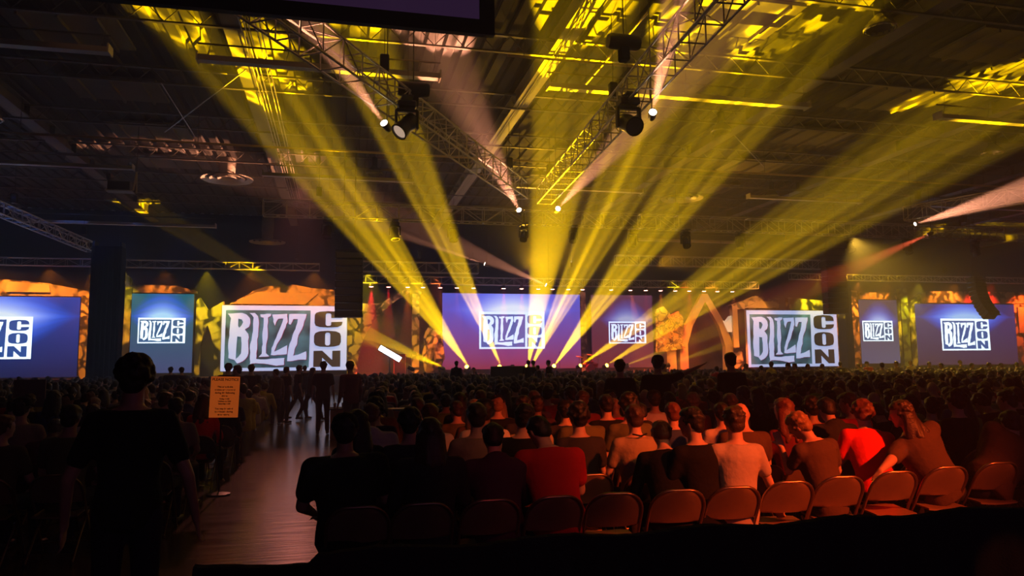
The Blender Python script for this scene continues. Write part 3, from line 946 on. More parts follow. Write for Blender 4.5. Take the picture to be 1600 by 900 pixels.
# ---------------------------------------------------------------- LED screens
def screen_mat(name, top, bot, glow_c, hot, cx, cz, ax, az, strength=1.0, waves=0.0):
    """picture shown on a screen: vertical blend with a bright lens-shaped flare; object x, z in metres"""
    m = bpy.data.materials.new(name)
    m.use_nodes = True
    nt = m.node_tree
    b = nt.nodes['Principled BSDF']
    b.inputs['Base Color'].default_value = (.01, .01, .01, 1)
    b.inputs['Roughness'].default_value = 1.0
    b.inputs['Specular IOR Level'].default_value = 0.0

    def M(op, a, c=None, cl=False):
        n = nt.nodes.new('ShaderNodeMath')
        n.operation = op
        n.use_clamp = cl
        for i, v in enumerate((a, c)):
            if v is None:
                continue
            if isinstance(v, (int, float)):
                n.inputs[i].default_value = v
            else:
                nt.links.new(v, n.inputs[i])
        return n.outputs[0]
    tc = nt.nodes.new('ShaderNodeTexCoord')
    sp = nt.nodes.new('ShaderNodeSeparateXYZ')
    nt.links.new(tc.outputs['Object'], sp.inputs[0])
    dx = M('DIVIDE', M('SUBTRACT', sp.outputs[0], cx), ax)
    dz = M('SUBTRACT', sp.outputs[2], cz)
    lens = M('MAXIMUM', M('SUBTRACT', 1.0, M('MULTIPLY', dx, dx)), 0.0)
    lens = M('POWER', lens, 1.4)
    half = M('ADD', M('MULTIPLY', lens, az), .12)
    q = M('DIVIDE', M('ABSOLUTE', dz), half)
    g1 = M('SUBTRACT', 1.0, q, True)
    g1 = M('MULTIPLY', g1, M('ADD', lens, .1))
    hotf = M('POWER', g1, 3.5)
    if waves:
        s = M('SINE', M('MULTIPLY', q, 22.0))
        g1 = M('MULTIPLY', g1, M('ADD', 1.0, M('MULTIPLY', s, waves)))
    v = M('MULTIPLY', sp.outputs[2], 1 / 5.6, True)

    def mix(f, a, c):
        n = nt.nodes.new('ShaderNodeMix')
        n.data_type = 'RGBA'
        n.clamp_factor = True
        nt.links.new(f, n.inputs[0])
        for i, w in ((6, a), (7, c)):
            if isinstance(w, tuple):
                n.inputs[i].default_value = (*w, 1)
            else:
                nt.links.new(w, n.inputs[i])
        return n.outputs[2]
    col = mix(v, bot, top)
    col = mix(g1, col, glow_c)
    col = mix(hotf, col, hot)
    nt.links.new(col, b.inputs['Emission Color'])
    b.inputs['Emission Strength'].default_value = strength * 1.35
    return m


E_W = mat('screen_white', (.02, .02, .02), 1.0, spec=0.0, emit=(.75, .92, 1.0), strength=2.0, sample=False)
E_WD = mat('screen_white_soft', (.02, .02, .02), 1.0, spec=0.0, emit=(.62, .72, 1.0), strength=1.8, sample=False)
E_BL = mat('screen_letter_blue', (.02, .02, .02), 1.0, spec=0.0, emit=(.012, .10, .42), strength=1.0, sample=False)
E_TL = mat('screen_letter_teal', (.02, .02, .02), 1.0, spec=0.0, emit=(.06, .16, .36), strength=1.0, sample=False)
E_VI = mat('screen_letter_violet', (.02, .02, .02), 1.0, spec=0.0, emit=(.16, .17, .55), strength=1.0, sample=False)


def led(label, x0, x1, z0, z1, m, lg=None, y=55.9):
    t = thing('video_screen', label, 'screen', ((x0 + x1) / 2, y, z0))
    w, h = x1 - x0, z1 - z0
    MB().box((0, .16, h / 2), (w, .2, h)).build('cabinet', M_BLACK, t)
    MB().box((0, .2, -(z0 - 1.2) / 2), (w * .96, .3, z0 - 1.2)).build('plinth', M_BLACK, t)
    MB().box((0, .02, h / 2), (w - .06, .06, h - .06)).build('display', m, t)
    if lg:
        lx0, lx1, lz0, lz1, c1, c2 = lg
        logo(lx0 - (x0 + x1) / 2, lz0 - z0, lx1 - lx0, lz1 - lz0, c1, c2, c2, t, -.04)
    return t


led('large blue video screen at the far left edge with a half-hidden white logo', -28.4, -17.4, 1.3, 6.8,
    screen_mat('picture_blue', (.0, .045, .34), (.004, .010, .06), (.0, .16, 1.3), (.75, .88, 1), .3, 4.15, 5.2, 2.6, 1.0, .12),
    (-25.5, -20.25, 2.57, 5.42, E_W, E_BL))
led('narrow upright video screen at left with teal waves over a small logo', -14.2, -10.1, 1.5, 7.1,
    screen_mat('picture_teal', (.005, .12, .17), (.05, .06, .16), (.02, .10, 1.0), (.45, .75, 1), 0, 4.0, 2.3, 1.9, 1.0, .25),
    (-13.7, -10.62, 3.6, 5.38, E_W, E_TL))
led('wide violet centre stage screen with a big white logo', 7.6, 18.7, 1.5, 7.4,
    screen_mat('picture_violet_red_haze', (.10, .10, .60), (.27, .030, .055), (.12, .16, 1.1), (.8, .85, 1), 0, 4.6, 5.2, 3.0, 1.0, 0),  # red light and haze over the screen put into its picture
    (10.47, 15.7, 3.08, 5.96, E_WD, E_VI))
led('violet screen right of centre with a small white logo', 19.6, 24.9, 1.5, 7.4,
    screen_mat('picture_violet_small', (.14, .04, .09), (.20, .028, .03), (.12, .12, .7), (.5, .5, .8), .4, 3.9, 2.4, 1.6, .8, 0),
    (21.06, 24.25, 3.47, 5.23, E_WD, mat('screen_letter_plum', (.02, .02, .02), 1.0, spec=0.0, emit=(.13, .05, .20), strength=1, sample=False)))
led('narrow upright violet-grey video screen on the right wing', 44.4, 48.35, 1.6, 7.25,
    screen_mat('picture_grey_violet', (.045, .035, .07), (.09, .08, .15), (.04, .06, .6), (.4, .5, .9), 0, 3.75, 2.2, 1.7, 1.0, .1),
    (44.65, 47.72, 3.58, 5.37, E_W, E_TL))
led('large violet-blue video screen on the right wing with a bright logo', 50.2, 61.1, 1.4, 6.95,
    screen_mat('picture_violet_blue', (.025, .025, .16), (.045, .016, .045), (.01, .13, 1.2), (.35, .6, 1), -.1, 4.35, 5.0, 2.1, 1.0, .08),
    (52.82, 58.05, 2.72, 5.6, E_W, mat('screen_letter_deep_blue', (.02, .02, .02), 1.0, spec=0.0, emit=(.02, .13, .45), strength=1, sample=False)))


def banner(label, x0, x1, z0, z1, y=55.4):
    t = thing('logo_banner', label, 'banner', ((x0 + x1) / 2, y, z0))
    w, h = x1 - x0, z1 - z0
    MB().box((0, .18, h / 2), (w + .1, .24, h + .1)).build('frame', mat('grey_banner_frame', (.3, .3, .36), .6), t)
    MB().box((0, .2, -(z0 - 1.2) / 2 - .02), (w * .96, .2, z0 - 1.2 - .04)).build('plinth', M_BLACK, t)
    wh = mat('banner_white', (.40, .42, .5), .8, emit=(.50, .62, 1.0), strength=1.05, sample=False)  # brightness of the banner put into its parts as a glow
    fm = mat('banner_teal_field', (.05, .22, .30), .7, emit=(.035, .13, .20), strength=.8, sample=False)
    if not any(n.type == 'TEX_GRADIENT' for n in fm.node_tree.nodes):
        nt = fm.node_tree
        tc = nt.nodes.new('ShaderNodeTexCoord')
        no = nt.nodes.new('ShaderNodeTexNoise')
        no.inputs['Scale'].default_value = .55
        no.inputs['Detail'].default_value = 5
        gr = nt.nodes.new('ShaderNodeTexGradient')
        cr = nt.nodes.new('ShaderNodeValToRGB')
        cr.color_ramp.elements[0].position = .34
        cr.color_ramp.elements[0].color = (.012, .015, .025, 1)
        cr.color_ramp.elements[1].position = .66
        cr.color_ramp.elements[1].color = (.09, .26, .36, 1)
        nt.links.new(tc.outputs['Object'], no.inputs['Vector'])
        nt.links.new(no.outputs[0], cr.inputs[0])
        nt.links.new(cr.outputs[0], nt.nodes['Principled BSDF'].inputs['Emission Color'])
        nt.links.new(cr.outputs[0], nt.nodes['Principled BSDF'].inputs['Base Color'])
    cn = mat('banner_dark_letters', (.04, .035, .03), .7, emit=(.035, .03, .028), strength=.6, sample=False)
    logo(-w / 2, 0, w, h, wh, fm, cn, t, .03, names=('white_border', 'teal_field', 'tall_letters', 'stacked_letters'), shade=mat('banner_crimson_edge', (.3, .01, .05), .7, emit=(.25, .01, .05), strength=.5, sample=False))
    return t


banner('huge white-bordered logo banner left of the round arch', -8.15, .5, 1.6, 6.25)
banner('huge white-bordered logo banner right of the orange house front', 33.15, 41.75, 1.45, 6.18)

# ---------------------------------------------------------------- dark towers and hung speakers
def tower(label, x0, x1, y, z0, z1):
    t = thing('draped_tower', label, 'tower', ((x0 + x1) / 2, y, z0))
    w, h = x1 - x0, z1 - z0
    n = 18
    rings = []
    for z in (0, h * .33, h * .66, h):
        rg = []
        for j in range(n * 4):
            s, k = divmod(j, n)
            f = k / n
            p = [(-w / 2 + w * f, -.5), (w / 2, -.5 + f), (w / 2 - w * f, .5), (-w / 2, .5 - f)][s]
            e = 1 + .03 * math.sin(j * 2.1)
            rg.append(Vector((p[0] * e, p[1] * e, z)))
        rings.append(rg)
    MB().loft(rings).build('drape', M_DRAPE, t)
    for sx in (-1, 1):
        MB().box((sx * (w / 2 - .08), 0, h + .15), (.1, .9, .3)).build('top_frame', M_BLACK, t)
    return t


tower('tall black draped tower between the two left screens', -14.95, -13.25, 50.0, 0, 9.4)
tower('narrow black draped tower right of the right banner', on_y(1315, 500, 53.6).x, on_y(1326, 500, 53.6).x, 53.6, 0, 8)


def line_array(label, x, y, ztop, n, w, h, tilt0, tilt1, d=.7):
    t = thing('line_array_speaker', label, 'speaker', (x, y, ztop))
    p = Vector((0, 0, 0))
    for i in range(n):
        a = tilt0 + (tilt1 - tilt0) * i / max(1, n - 1)
        dz = Vector((0, math.sin(a), -math.cos(a))) * h
        c = p + dz * .5
        cab = MB().box(c, (w, d, h * .9), (-a * 0 + a, 0, 0), bev=.03).build('cabinet', M_DRAPE if i % 5 == 9 else M_BLACK, t)
        MB().box(c + Vector((0, -d / 2 - .01, 0)), (w * .9, .03, h * .7), (a, 0, 0)).build('grille', M_DARKSTEEL, cab)
        p += dz
    for q in (-1, 1):
        MB().tube([(q * w * .4, 0, 0), (q * w * .2, 0, 1.0), (q * w * .2, 0, ZC - ztop)], .03, 6).build('hanging_cable', M_DARKSTEEL, t)
    MB().box((0, 0, .06), (w, d, .1)).build('flying_frame', M_BLACK, t)
    return t


line_array('black speaker stack hanging in front of the corner of the left banner', .44, 40.0, 7.9, 9, 1.45, .39, 0, 0)
line_array('black speaker stack hanging over the corner of the right banner', 35.0, 46.5, 9.9, 12, 1.65, .39, 0, 0)
line_array('curved black line array hanging in front of the large right screen', 49.5, 48.5, 8.3, 10, 1.1, .34, 0, -.75, .8)
MBX = 1.0

# ---------------------------------------------------------------- things on and before the stage
t = thing('stage_case', 'red upright case beside the tilted bar lamp', 'case', (4.3, 54.6, 1.2))
MB().box((0, 0, .75), (.85, .6, 1.5), bev=.04).build('case_body', mat('crimson_case', (.5, .03, .08), .5), t)  # the case's own crimson
MB().box((0, 0, 1.52), (.95, .7, .07), bev=.02).build('lid', M_DARKSTEEL, t)
t = thing('camera_crane', 'small camera on a tripod below the centre logo', 'camera', (10.7, 47.0, 0))
for a in (0, 2.1, 4.2):
    MB().tube([(.5 * math.cos(a), .5 * math.sin(a), 0), (0, 0, 1.45)], .025, 6).build('leg', M_BLACK, t)
MB().box((0, 0, 1.62), (.3, .55, .3), bev=.04).box((.0, .4, 1.64), (.16, .35, .16), bev=.03).box((.25, -.2, 1.75), (.25, .05, .18)).build('camera_body', M_BLACK, t)
t = thing('drum_kit', 'red drum kit standing on the stage right of centre', 'drums', (18.9, 54.4, 1.2))
for i, (x, y, z, r, h) in enumerate(((0, 0, .32, .32, .4), (-.5, .1, .55, .2, .25), (.45, .05, .55, .2, .25), (-.2, .35, .75, .16, .2), (.25, .35, .75, .16, .2))):
    MB().lathe([(.01, -h / 2), (r, -h / 2), (r * 1.03, 0), (r, h / 2), (.01, h / 2)], (x, y, z), 18, M=Euler((PI / 2 if i == 0 else .3, 0, 0)).to_matrix()).build('drum', mat('red_drum_shell', (.55, .02, .03), .35), t, True)
for x, z in ((-.8, 1.2), (.75, 1.25), (.1, 1.35)):
    MB().lathe([(.01, .03), (.28, 0), (.28, -.01), (.01, .015)], (x, .2, z), 20, M=Euler((.25, .1, 0)).to_matrix()).build('cymbal', mat('cymbal_reddish', (.8, .4, .2), .3, .8), t, True)  # reddish metal colour
    MB().tube([(x, .2, 0), (x, .2, z)], .015, 6).build('cymbal_stand', M_DARKSTEEL, t)
for x, y, lb in ((16.3, 53.9, 'microphone stand left of the drum kit'), (21.6, 54.0, 'microphone stand right of the drum kit')):
    t = thing('microphone_stand', 'black ' + lb, 'microphone stand', (x, y, 1.2))
    MB().lathe([(.14, 0), (.13, .03), (.02, .05)], n=14).build('base', M_BLACK, t)
    MB().tube([(0, 0, .03), (0, 0, 1.5)], .014, 6).build('pole', M_BLACK, t)
    MB().ball((0, 0, 1.55), .035).tube([(0, .02, 1.5), (0, 0, 1.56)], .018, 6).build('microphone', M_BLACK, t)
# desk and riser for the people in the middle of the floor
tag(MB().box((0, 0, .14), (13, 2.4, .28)).box((0, -1.21, .14), (12.8, .03, .22)).build('camera_riser', M_DRAPE, None, loc=(10.6, 30.2, 0)), 'low black riser under the camera crew in mid audience', 'riser')
t = thing('control_desk', 'dark control desk with raised lid on the riser below the centre screen', 'desk', (6.85, 30.0, .28))
MB().box((0, 0, .8), (1.5, .6, .08), bev=.02).build('worktop', M_BLACK, t)
MB().box((0, .2, 1.16), (1.45, .08, .62), (.12, 0, 0), bev=.02).build('raised_lid', M_DARKSTEEL, t)
for x in (-.68, .68):
    for y in (-.25, .25):
        MB().box((x, y, .38), (.05, .05, .76)).build('leg', M_BLACK, t)


# ================================================================ people
def V(*a):
    return Vector(a)


def realise(name, mb, voxel, smooth_it=3, factor=.5, deci=None):
    """close overlapping volumes into one continuous skin"""
    tmp = mb.mesh('tmp_mesh', [], fix=True)
    o = bpy.data.objects.new('tmp_obj', tmp)
    COL.objects.link(o)
    r = o.modifiers.new('r', 'REMESH')
    r.mode = 'VOXEL'
    r.voxel_size = voxel
    s = o.modifiers.new('s', 'SMOOTH')
    s.iterations = smooth_it
    s.factor = factor
    if deci:
        d = o.modifiers.new('d', 'DECIMATE')
        d.ratio = deci
    dg = bpy.context.evaluated_depsgraph_get()
    me = bpy.data.meshes.new_from_object(o.evaluated_get(dg))
    me.name = name
    me.materials.clear()
    me.polygons.foreach_set('use_smooth', [True] * len(me.polygons))
    bpy.data.objects.remove(o)
    bpy.data.meshes.remove(tmp)
    return me


def ellipse_ring(c, ax, ay, rx, ry, n=20):
    return [c + ax * (rx * math.cos(2 * PI * j / n)) + ay * (ry * math.sin(2 * PI * j / n)) for j in range(n)]


def finger(mb, base, d, nrm, L, r, curl):
    p = base
    for k, f in enumerate((.45, .32, .23)):
        q = p + d * L * f
        mb.caps(p, q, r * (1 - .1 * k), r * (.92 - .1 * k), n=8)
        d = (Matrix.Rotation(-curl, 3, nrm) @ d).normalized()
        p = q


def hand(mb, wrist, d, palm, curl=.45, s=1.0):
    """five fingers; d points from wrist to knuckles, palm is the palm's outward normal"""
    d = d.normalized()
    palm = (palm - d * palm.dot(d)).normalized()
    side = d.cross(palm)
    k = wrist + d * .085 * s
    for q in (-.028, -.010, .010, .028):
        mb.caps(wrist + side * q * .7 * s, k + side * q * s, .014 * s, .013 * s, n=8)
    for q, L in ((-.030, .060), (-.010, .076), (.011, .082), (.031, .074)):
        finger(mb, k + side * q * s, (d + side * q * 3).normalized(), side, L * s, .0088 * s, curl)
    finger(mb, wrist + side * .030 * s + d * .025 * s, (d * .75 + side * .65 + palm * .25).normalized(), side, .066 * s, .0105 * s, curl * .5)


def figure(key, stand=False, lean=.05, slean=0.0, hp=0.0, hy=0.0, hr=0.0, arms=None, hair='short', cap=None, sleeves='short',
           voxel=.014, bulk=1.0, walk=0.0, knees=None, hands=True, twist=0.0):
    """returns {'body','shirt','trousers','shoes','hair','cap'} meshes; the figure looks along +Y, feet on z = 0"""
    hipz = .93 if stand else .53
    P = V(0, 0 if stand else -.06, hipz)
    fw = V(0, math.sin(lean), math.cos(lean))
    fw = (Matrix.Rotation(slean, 3, 'Y') @ fw).normalized()
    X = Matrix.Rotation(slean, 3, 'Y') @ V(1, 0, 0)
    X = Matrix.Rotation(twist, 3, 'Z') @ X
    Yb = fw.cross(X).normalized()      # front of chest
    X = Yb.cross(fw).normalized()

    def S(t):
        k = max(0, t) / .5
        b = (V(0, 0, 1) * (1 - k * .5) + fw * (k * .5 + .0001)).normalized() if t < .25 else fw
        return P + (V(0, 0, 1).lerp(fw, min(1, max(0, t) * 4 + .3))).normalized() * t
    def torso(mb, inf, t0, t1):
        st = [(-.10, .135, .105), (-.03, .165, .112), (.06, .160, .120), (.16, .142, .105), (.27, .155, .112), (.37, .178, .120), (.45, .182, .115), (.505, .160, .098), (.545, .105, .080), (.57, .070, .068)]
        rg = []
        for t, rx, ry in st:
            if t0 <= t <= t1:
                rg.append(ellipse_ring(S(t) + Yb * (.012 if .2 < t < .45 else 0), X, Yb, (rx + inf) * bulk, (ry + inf) * bulk))
        mb.loft(rg)
    sh = {q: S(.475) + X * (.178 * q * bulk) for q in (-1, 1)}
    if arms is None:
        if stand:
            arms = {q: (sh[q] + V(q * .06, -.03, -.29), sh[q] + V(q * .08, .04, -.54)) for q in (-1, 1)}
        else:
            arms = {q: (sh[q] + V(q * .07, .08, -.26), sh[q] + V(q * -.02, .30, -.36)) for q in (-1, 1)}
    else:
        arms = {q: tuple(Vector(v) for v in arms[q]) for q in arms}
    # legs
    legs = {}
    for q in (-1, 1):
        hip = P + V(q * .09, 0, -.02)
        if stand:
            w = walk * q
            knee = V(q * .10, .02 + w * .22, .50)
            ank = V(q * .11, -.02 + w * .38, .09 + (.05 if w < 0 else 0))
        elif knees:
            knee, ank = (Vector(v) for v in knees[q])
        else:
            knee, ank = V(q * .13, .37, .52), V(q * .14, .40, .10)
        legs[q] = (hip, knee, ank)
    # head
    nb = S(.54)
    hd = Matrix.Rotation(hy, 3, 'Z') @ Matrix.Rotation(-(lean * .35 + hp), 3, 'X') @ Matrix.Rotation(hr, 3, 'Y')
    hu, hf, hx = hd @ V(0, 0, 1), hd @ V(0, 1, 0), hd @ V(1, 0, 0)
    hc = nb + (fw * .5 + hu * .5) * .055 + hu * .135 + hf * .022
    M = Matrix((hx, hf, hu)).transposed()
    body = MB()
    torso(body, -.008, -.2, 1)
    body.caps(nb - fw * .05, hc - hu * .06 - hf * .01, .062, .056, n=14)
    for q in (-1, 1):
        body.caps(nb - fw * .01 - Yb * .01, sh[q] + fw * .005, .050, .052, n=12)
        el, wr = arms[q]
        body.caps(sh[q], el, .047 * bulk, .037 * bulk, n=12)
        body.caps(el, wr, .037 * bulk, .024, n=12)
        hip, knee, ank = legs[q]
        body.caps(hip, knee, .078 * bulk, .052, n=12)
        body.caps(knee, ank, .050, .034, n=12)
        body.caps(ank, ank + V(q * .01, .13, -.055), .034, .028, n=10)
        dd = (wr - el).normalized()
        if hands:
            pn = V(-q, 0, -.2) if stand and abs(dd.z) > .6 else V(0, -.25, -1)
            hand(body, wr, dd if stand else (dd + V(0, 0, -.25)).normalized(), pn)
        else:
            body.caps(wr, wr + dd * .13, .03, .022, n=8)
    body.ball(hc, (.076, .094, .108), M, 20, 14)
    body.ball(hc + hf * .028 - hu * .062, (.055, .062, .050), M, 14, 10)
    body.ball(hc + hf * .070 - hu * .095, (.028, .022, .022), M, 10, 8)          # chin
    body.caps(hc + hf * .090 + hu * .012, hc + hf * .108 - hu * .030, .010, .015, n=8)   # nose
    body.ball(hc + hf * .078 + hu * .024, (.052, .018, .012), M, 12, 8)          # brow
    body.ball(hc + hf * .086 - hu * .058, (.024, .012, .008), M, 10, 6)          # lips
    for q in (-1, 1):
        body.ball(hc + hx * (.078 * q) - hf * .004 - hu * .008, (.010, .019, .031), M, 8, 8)
        body.ball(hc + hx * (.033 * q) + hf * .080 + hu * .004, (.013, .012, .010), M, 8, 6)
    out = {'body': realise('body', body, voxel, 2 if voxel < .012 else 1)}
    shirt = MB()
    torso(shirt, .016, -.11, .56)
    for q in (-1, 1):
        shirt.caps(nb - fw * .035, sh[q] + fw * .006, .058, .068 * bulk, n=14)
        el, wr = arms[q]
        k = .62 if sleeves == 'short' else 1.0
        e2 = sh[q].lerp(el, k)
        shirt.caps(sh[q], e2, .067 * bulk, .060 * bulk if sleeves == 'short' else .052 * bulk, n=14)
        if sleeves != 'short':
            shirt.caps(el, el.lerp(wr, .92), .052 * bulk, .038, n=12)
    if sleeves == 'hood':
        shirt.ball(nb - Yb * .06 - fw * .01, (.11, .075, .07), None, 14, 10)
    for v in range(len(shirt.v)):
        p = Vector(shirt.v[v])
        shirt.v[v] = tuple(p + Vector((0, 1, 0)) * (.007 * noise.noise(p * 9 + V(3, 0, 1))))
    out['shirt'] = realise('shirt', shirt, max(voxel, .014), 3)
    tr = MB()
    tr.loft([ellipse_ring(S(t), X, Yb, rx * bulk, ry * bulk) for t, rx, ry in ((-.10, .12, .09), (-.07, .16, .115), (-.02, .178, .125), (.03, .172, .122))])
    for q in (-1, 1):
        hip, knee, ank = legs[q]
        tr.caps(hip, knee, .096 * bulk, .068, n=14)
        tr.caps(knee, ank + V(0, 0, .02), .068, .056, n=12)
    out['trousers'] = realise('trousers', tr, max(voxel, .016), 3)
    for q in (-1, 1):
        so = MB()
        a = legs[q][2]
        so.caps(V(a.x, a.y - .04, a.z - .045), V(a.x + q * .02, a.y + .15, a.z - .05), .042, .040, n=10)
        out['shoe' if q < 0 else 'shoe2'] = realise('shoe', so, max(voxel, .016), 2)
    if hair != 'bald':
        h = MB()
        c = hc - hf * .012 + hu * .016
        h.ball(c, (.086, .098, .105), M, 18, 12)
        h.ball(hc + hf * .03 + hu * .062, (.072, .062, .05), M, 14, 10)
        h.ball(hc - hf * .055 - hu * .035, (.070, .048, .062), M, 14, 10)
        if hair in ('long', 'wavy'):
            n = 9 if hair == 'long' else 12
            for i in range(n):
                f = i / (n - 1)
                a = PI * (.08 + .84 * f)
                ox, oy = math.cos(a) * .082, -math.sin(a) * .075
                p0 = hc + hx * ox + hf * oy - hu * .02
                rr = .034 if hair == 'long' else .032
                p1 = nb + X * ox * 1.35 - Yb * (.045 + math.sin(a) * .07) - fw * (.07 + .05 * math.sin(a * 2.3 + i))
                h.caps(p0, p1, rr, rr * .8, n=8)
        if hair == 'curly':
            rnd = random.Random(5)
            for i in range(46):
                a, b = rnd.uniform(0, 2 * PI), rnd.uniform(-.25, 1)
                d = V(math.cos(a) * math.sqrt(1 - b * b), math.sin(a) * math.sqrt(1 - b * b), b)
                if d.y > .72 and b < .5:
                    continue
                h.ball(c + M @ V(d.x * .09, d.y * .098, d.z * .108), .026, None, 8, 6)
        rnd = random.Random(len(key))
        for i in range(26):        # uneven tufts
            a, b = rnd.uniform(0, 2 * PI), rnd.uniform(-.1, .95)
            d = V(math.cos(a) * math.sqrt(1 - b * b), math.sin(a) * math.sqrt(1 - b * b), b)
            if d.y > .6 and b < .6:
                continue
            h.ball(c + M @ V(d.x * .083, d.y * .093, d.z * .101), (.02, .02, .013), None, 8, 6)
        out['hair'] = realise('hair', h, min(.012, max(.008, voxel)) if voxel < .02 else .018, 1)
        # leave the face free
        me = out['hair']
        bm = bmesh.new()
        bm.from_mesh(me)
        kill = []
        for v in bm.verts:
            l = M.transposed() @ (v.co - hc)
            if l.y > .035 and l.z < .048 and abs(l.x) < .075:
                kill.append(v)
        bmesh.ops.delete(bm, geom=kill, context='VERTS')
        bm.to_mesh(me)
        bm.free()
    if cap:
        c = MB()
        c.lathe([(.001, .128), (.05, .120), (.082, .092), (.096, .045), (.098, .018), (.088, .018)], hc, 22, M=M)
        s = 1 if cap == 'front' else -1
        c.loft([[hc + M @ V(x, s * (.085 + e * .075 * (1 - (x / .09) ** 2)), .022 + dz - e * .012) for x in (-.075, -.04, 0, .04, .075)] +
                [hc + M @ V(x, s * (.085 + e * .075 * (1 - (x / .09) ** 2)), .016 + dz - e * .012) for x in (.075, .04, 0, -.04, -.075)] for e, dz in ((0, 0), (.6, 0), (1, 0))])
        out['cap'] = c.mesh('cap', [], smooth='all')
    return out


SKIN = [mat('skin_light', (.58, .36, .26), .55), mat('skin_tan', (.42, .25, .17), .55), mat('skin_brown', (.20, .11, .07), .55)]
HAIR = [mat('hair_black', (.010, .008, .008), .55, bump=(60, .5, .01)), mat('hair_brown', (.045, .024, .014), .5, bump=(60, .5, .01)), mat('hair_blond', (.30, .17, .07), .5, bump=(60, .5, .01)), mat('hair_auburn', (.13, .04, .02), .5, bump=(60, .5, .01))]
CLOTH = {}
for nme, c in dict(black=(.012, .012, .014), charcoal=(.035, .035, .04), navy=(.015, .02, .05), brown=(.10, .065, .045), olive=(.12, .12, .05), tan=(.34, .27, .19),
                   grey=(.26, .25, .25), white=(.62, .60, .56), red=(.50, .02, .02), brightred=(.85, .03, .02), maroon=(.14, .02, .02), yellow=(.62, .55, .08), green=(.16, .28, .08),
                   plum=(.07, .03, .06), blue=(.05, .08, .2), stone=(.46, .40, .35)).items():
    CLOTH[nme] = mat('cloth_' + nme, c, .9, bump=(14, .5, .02), spec=.15)
M_JEAN = mat('trousers_dark', (.03, .03, .045), .9, spec=.1)
M_SHOE = mat('shoes_black', (.02, .02, .02), .5)
FIG = {}


def fig(key, **kw):
    FIG[key] = figure(key, **kw)
    for k, me in FIG[key].items():
        me.name = key + '_' + k
        me.materials.append(None)
    return FIG[key]


PLACED = []


def person(key, loc, rotz, label, shirt='black', skin=0, hairc=0, group=None, s=1.0, parts=True, capc='black', trousers=None):
    PLACED.append((loc[0], loc[1]))
    o = link('person', FIG[key]['body'], None, loc, (0, 0, rotz))
    o.scale = (s, s, s)
    o.material_slots[0].link = 'OBJECT'
    o.material_slots[0].material = SKIN[skin]
    for k, m in (('shirt', CLOTH[shirt]), ('trousers', trousers or M_JEAN), ('shoe', M_SHOE), ('shoe2', M_SHOE), ('hair', HAIR[hairc]), ('cap', CLOTH[capc])):
        if k in FIG[key] and (parts or k[:4] != 'shoe'):
            c = link(k.rstrip('2'), FIG[key][k], o)
            c.material_slots[0].link = 'OBJECT'
            c.material_slots[0].material = m
    return tag(o, label, 'person', group)


# ---- poses
LO = .019
fig('sit_short', lean=.06, hp=0, voxel=LO)
fig('sit_turned_left', lean=.10, hy=.6, hp=.05, voxel=LO)
fig('sit_turned_right', lean=.04, hy=-.55, hr=.1, voxel=LO, bulk=1.08)
fig('sit_bowed', lean=.42, hp=.55, voxel=LO, sleeves='long')
fig('sit_long', lean=.05, hair='long', voxel=LO, bulk=.92)
fig('sit_wavy', lean=.12, hy=.3, hair='wavy', voxel=LO, bulk=.92, sleeves='long')
fig('sit_cap', lean=.03, cap='front', voxel=LO, bulk=1.05)
fig('sit_bald', lean=.16, hair='bald', hp=.25, hy=-.2, voxel=LO, bulk=1.1)
fig('sit_curly', lean=.08, hair='curly', voxel=LO)
fig('sit_hood', lean=.30, hp=.3, sleeves='hood', voxel=LO, bulk=1.12)
fig('stand_plain', stand=True, lean=.02, voxel=LO)
fig('stand_cap', stand=True, lean=.08, hp=.2, hy=-.5, cap='front', voxel=LO, bulk=1.08, sleeves='long')
fig('stand_walk', stand=True, lean=.06, walk=1, voxel=LO, hair='long', bulk=.9, sleeves='long')
fig('stand_walk_short', stand=True, lean=.05, walk=-1, voxel=LO)
fig('stand_turned', stand=True, lean=.02, hy=.9, twist=.3, voxel=LO, sleeves='hood', bulk=1.05)
# the man pointing with his right arm stretched out sideways
fig('stand_point', stand=True, lean=.03, hy=-.6, cap='front', voxel=.014, bulk=1.1,
    arms={-1: ((-.27, .0, 1.12), (-.22, .12, .92)), 1: ((.49, .06, 1.50), (.75, .10, 1.60))})
# heroes of the last row
fig('hero_braced', lean=.02, slean=.03, hp=.05, hy=-.15, voxel=.010,
    arms={-1: ((-.235, .06, .76), (-.20, .18, .60)), 1: ((.31, -.02, .76), (.43, .06, .56))})
fig('hero_reach', lean=.18, slean=-.42, hp=.18, hy=.9, hr=-.1, hair='wavy', voxel=.009, bulk=1.15,
    arms={-1: ((-.62, -.12, .80), (-.80, -.20, .74)), 1: ((.13, .22, .78), (.0, .36, .66))})
fig('hero_bowed', lean=.20, slean=-.10, hp=.45, hy=.45, hr=-.35, voxel=.011, sleeves='short',
    arms={-1: ((-.24, .16, .80), (-.22, .26, 1.0)), 1: ((.26, .10, .78), (.14, .30, .66))})
fig('hero_red', lean=.40, slean=.10, hp=.25, hy=-.4, voxel=.012, bulk=1.12, hair='curly')
fig('hero_slouch', lean=.30, slean=.75, hp=.2, voxel=.012, bulk=1.25, sleeves='long')
fig('near_man', stand=True, lean=.015, hp=.02, hair='curly', voxel=.011, bulk=1.0,
    arms={-1: ((-.30, -.03, 1.10), (-.33, .06, .84)), 1: ((.31, -.04, 1.10), (.35, .06, .84))})
fig('long_back', lean=.05, hair='wavy', voxel=.013, bulk=1.1, sleeves='long')
fig('big_cap', lean=.10, slean=-.05, cap='front', voxel=.013, bulk=1.25, sleeves='short')
fig('red_bowed', lean=.38, hp=.5, hy=.3, voxel=.012, bulk=1.18)


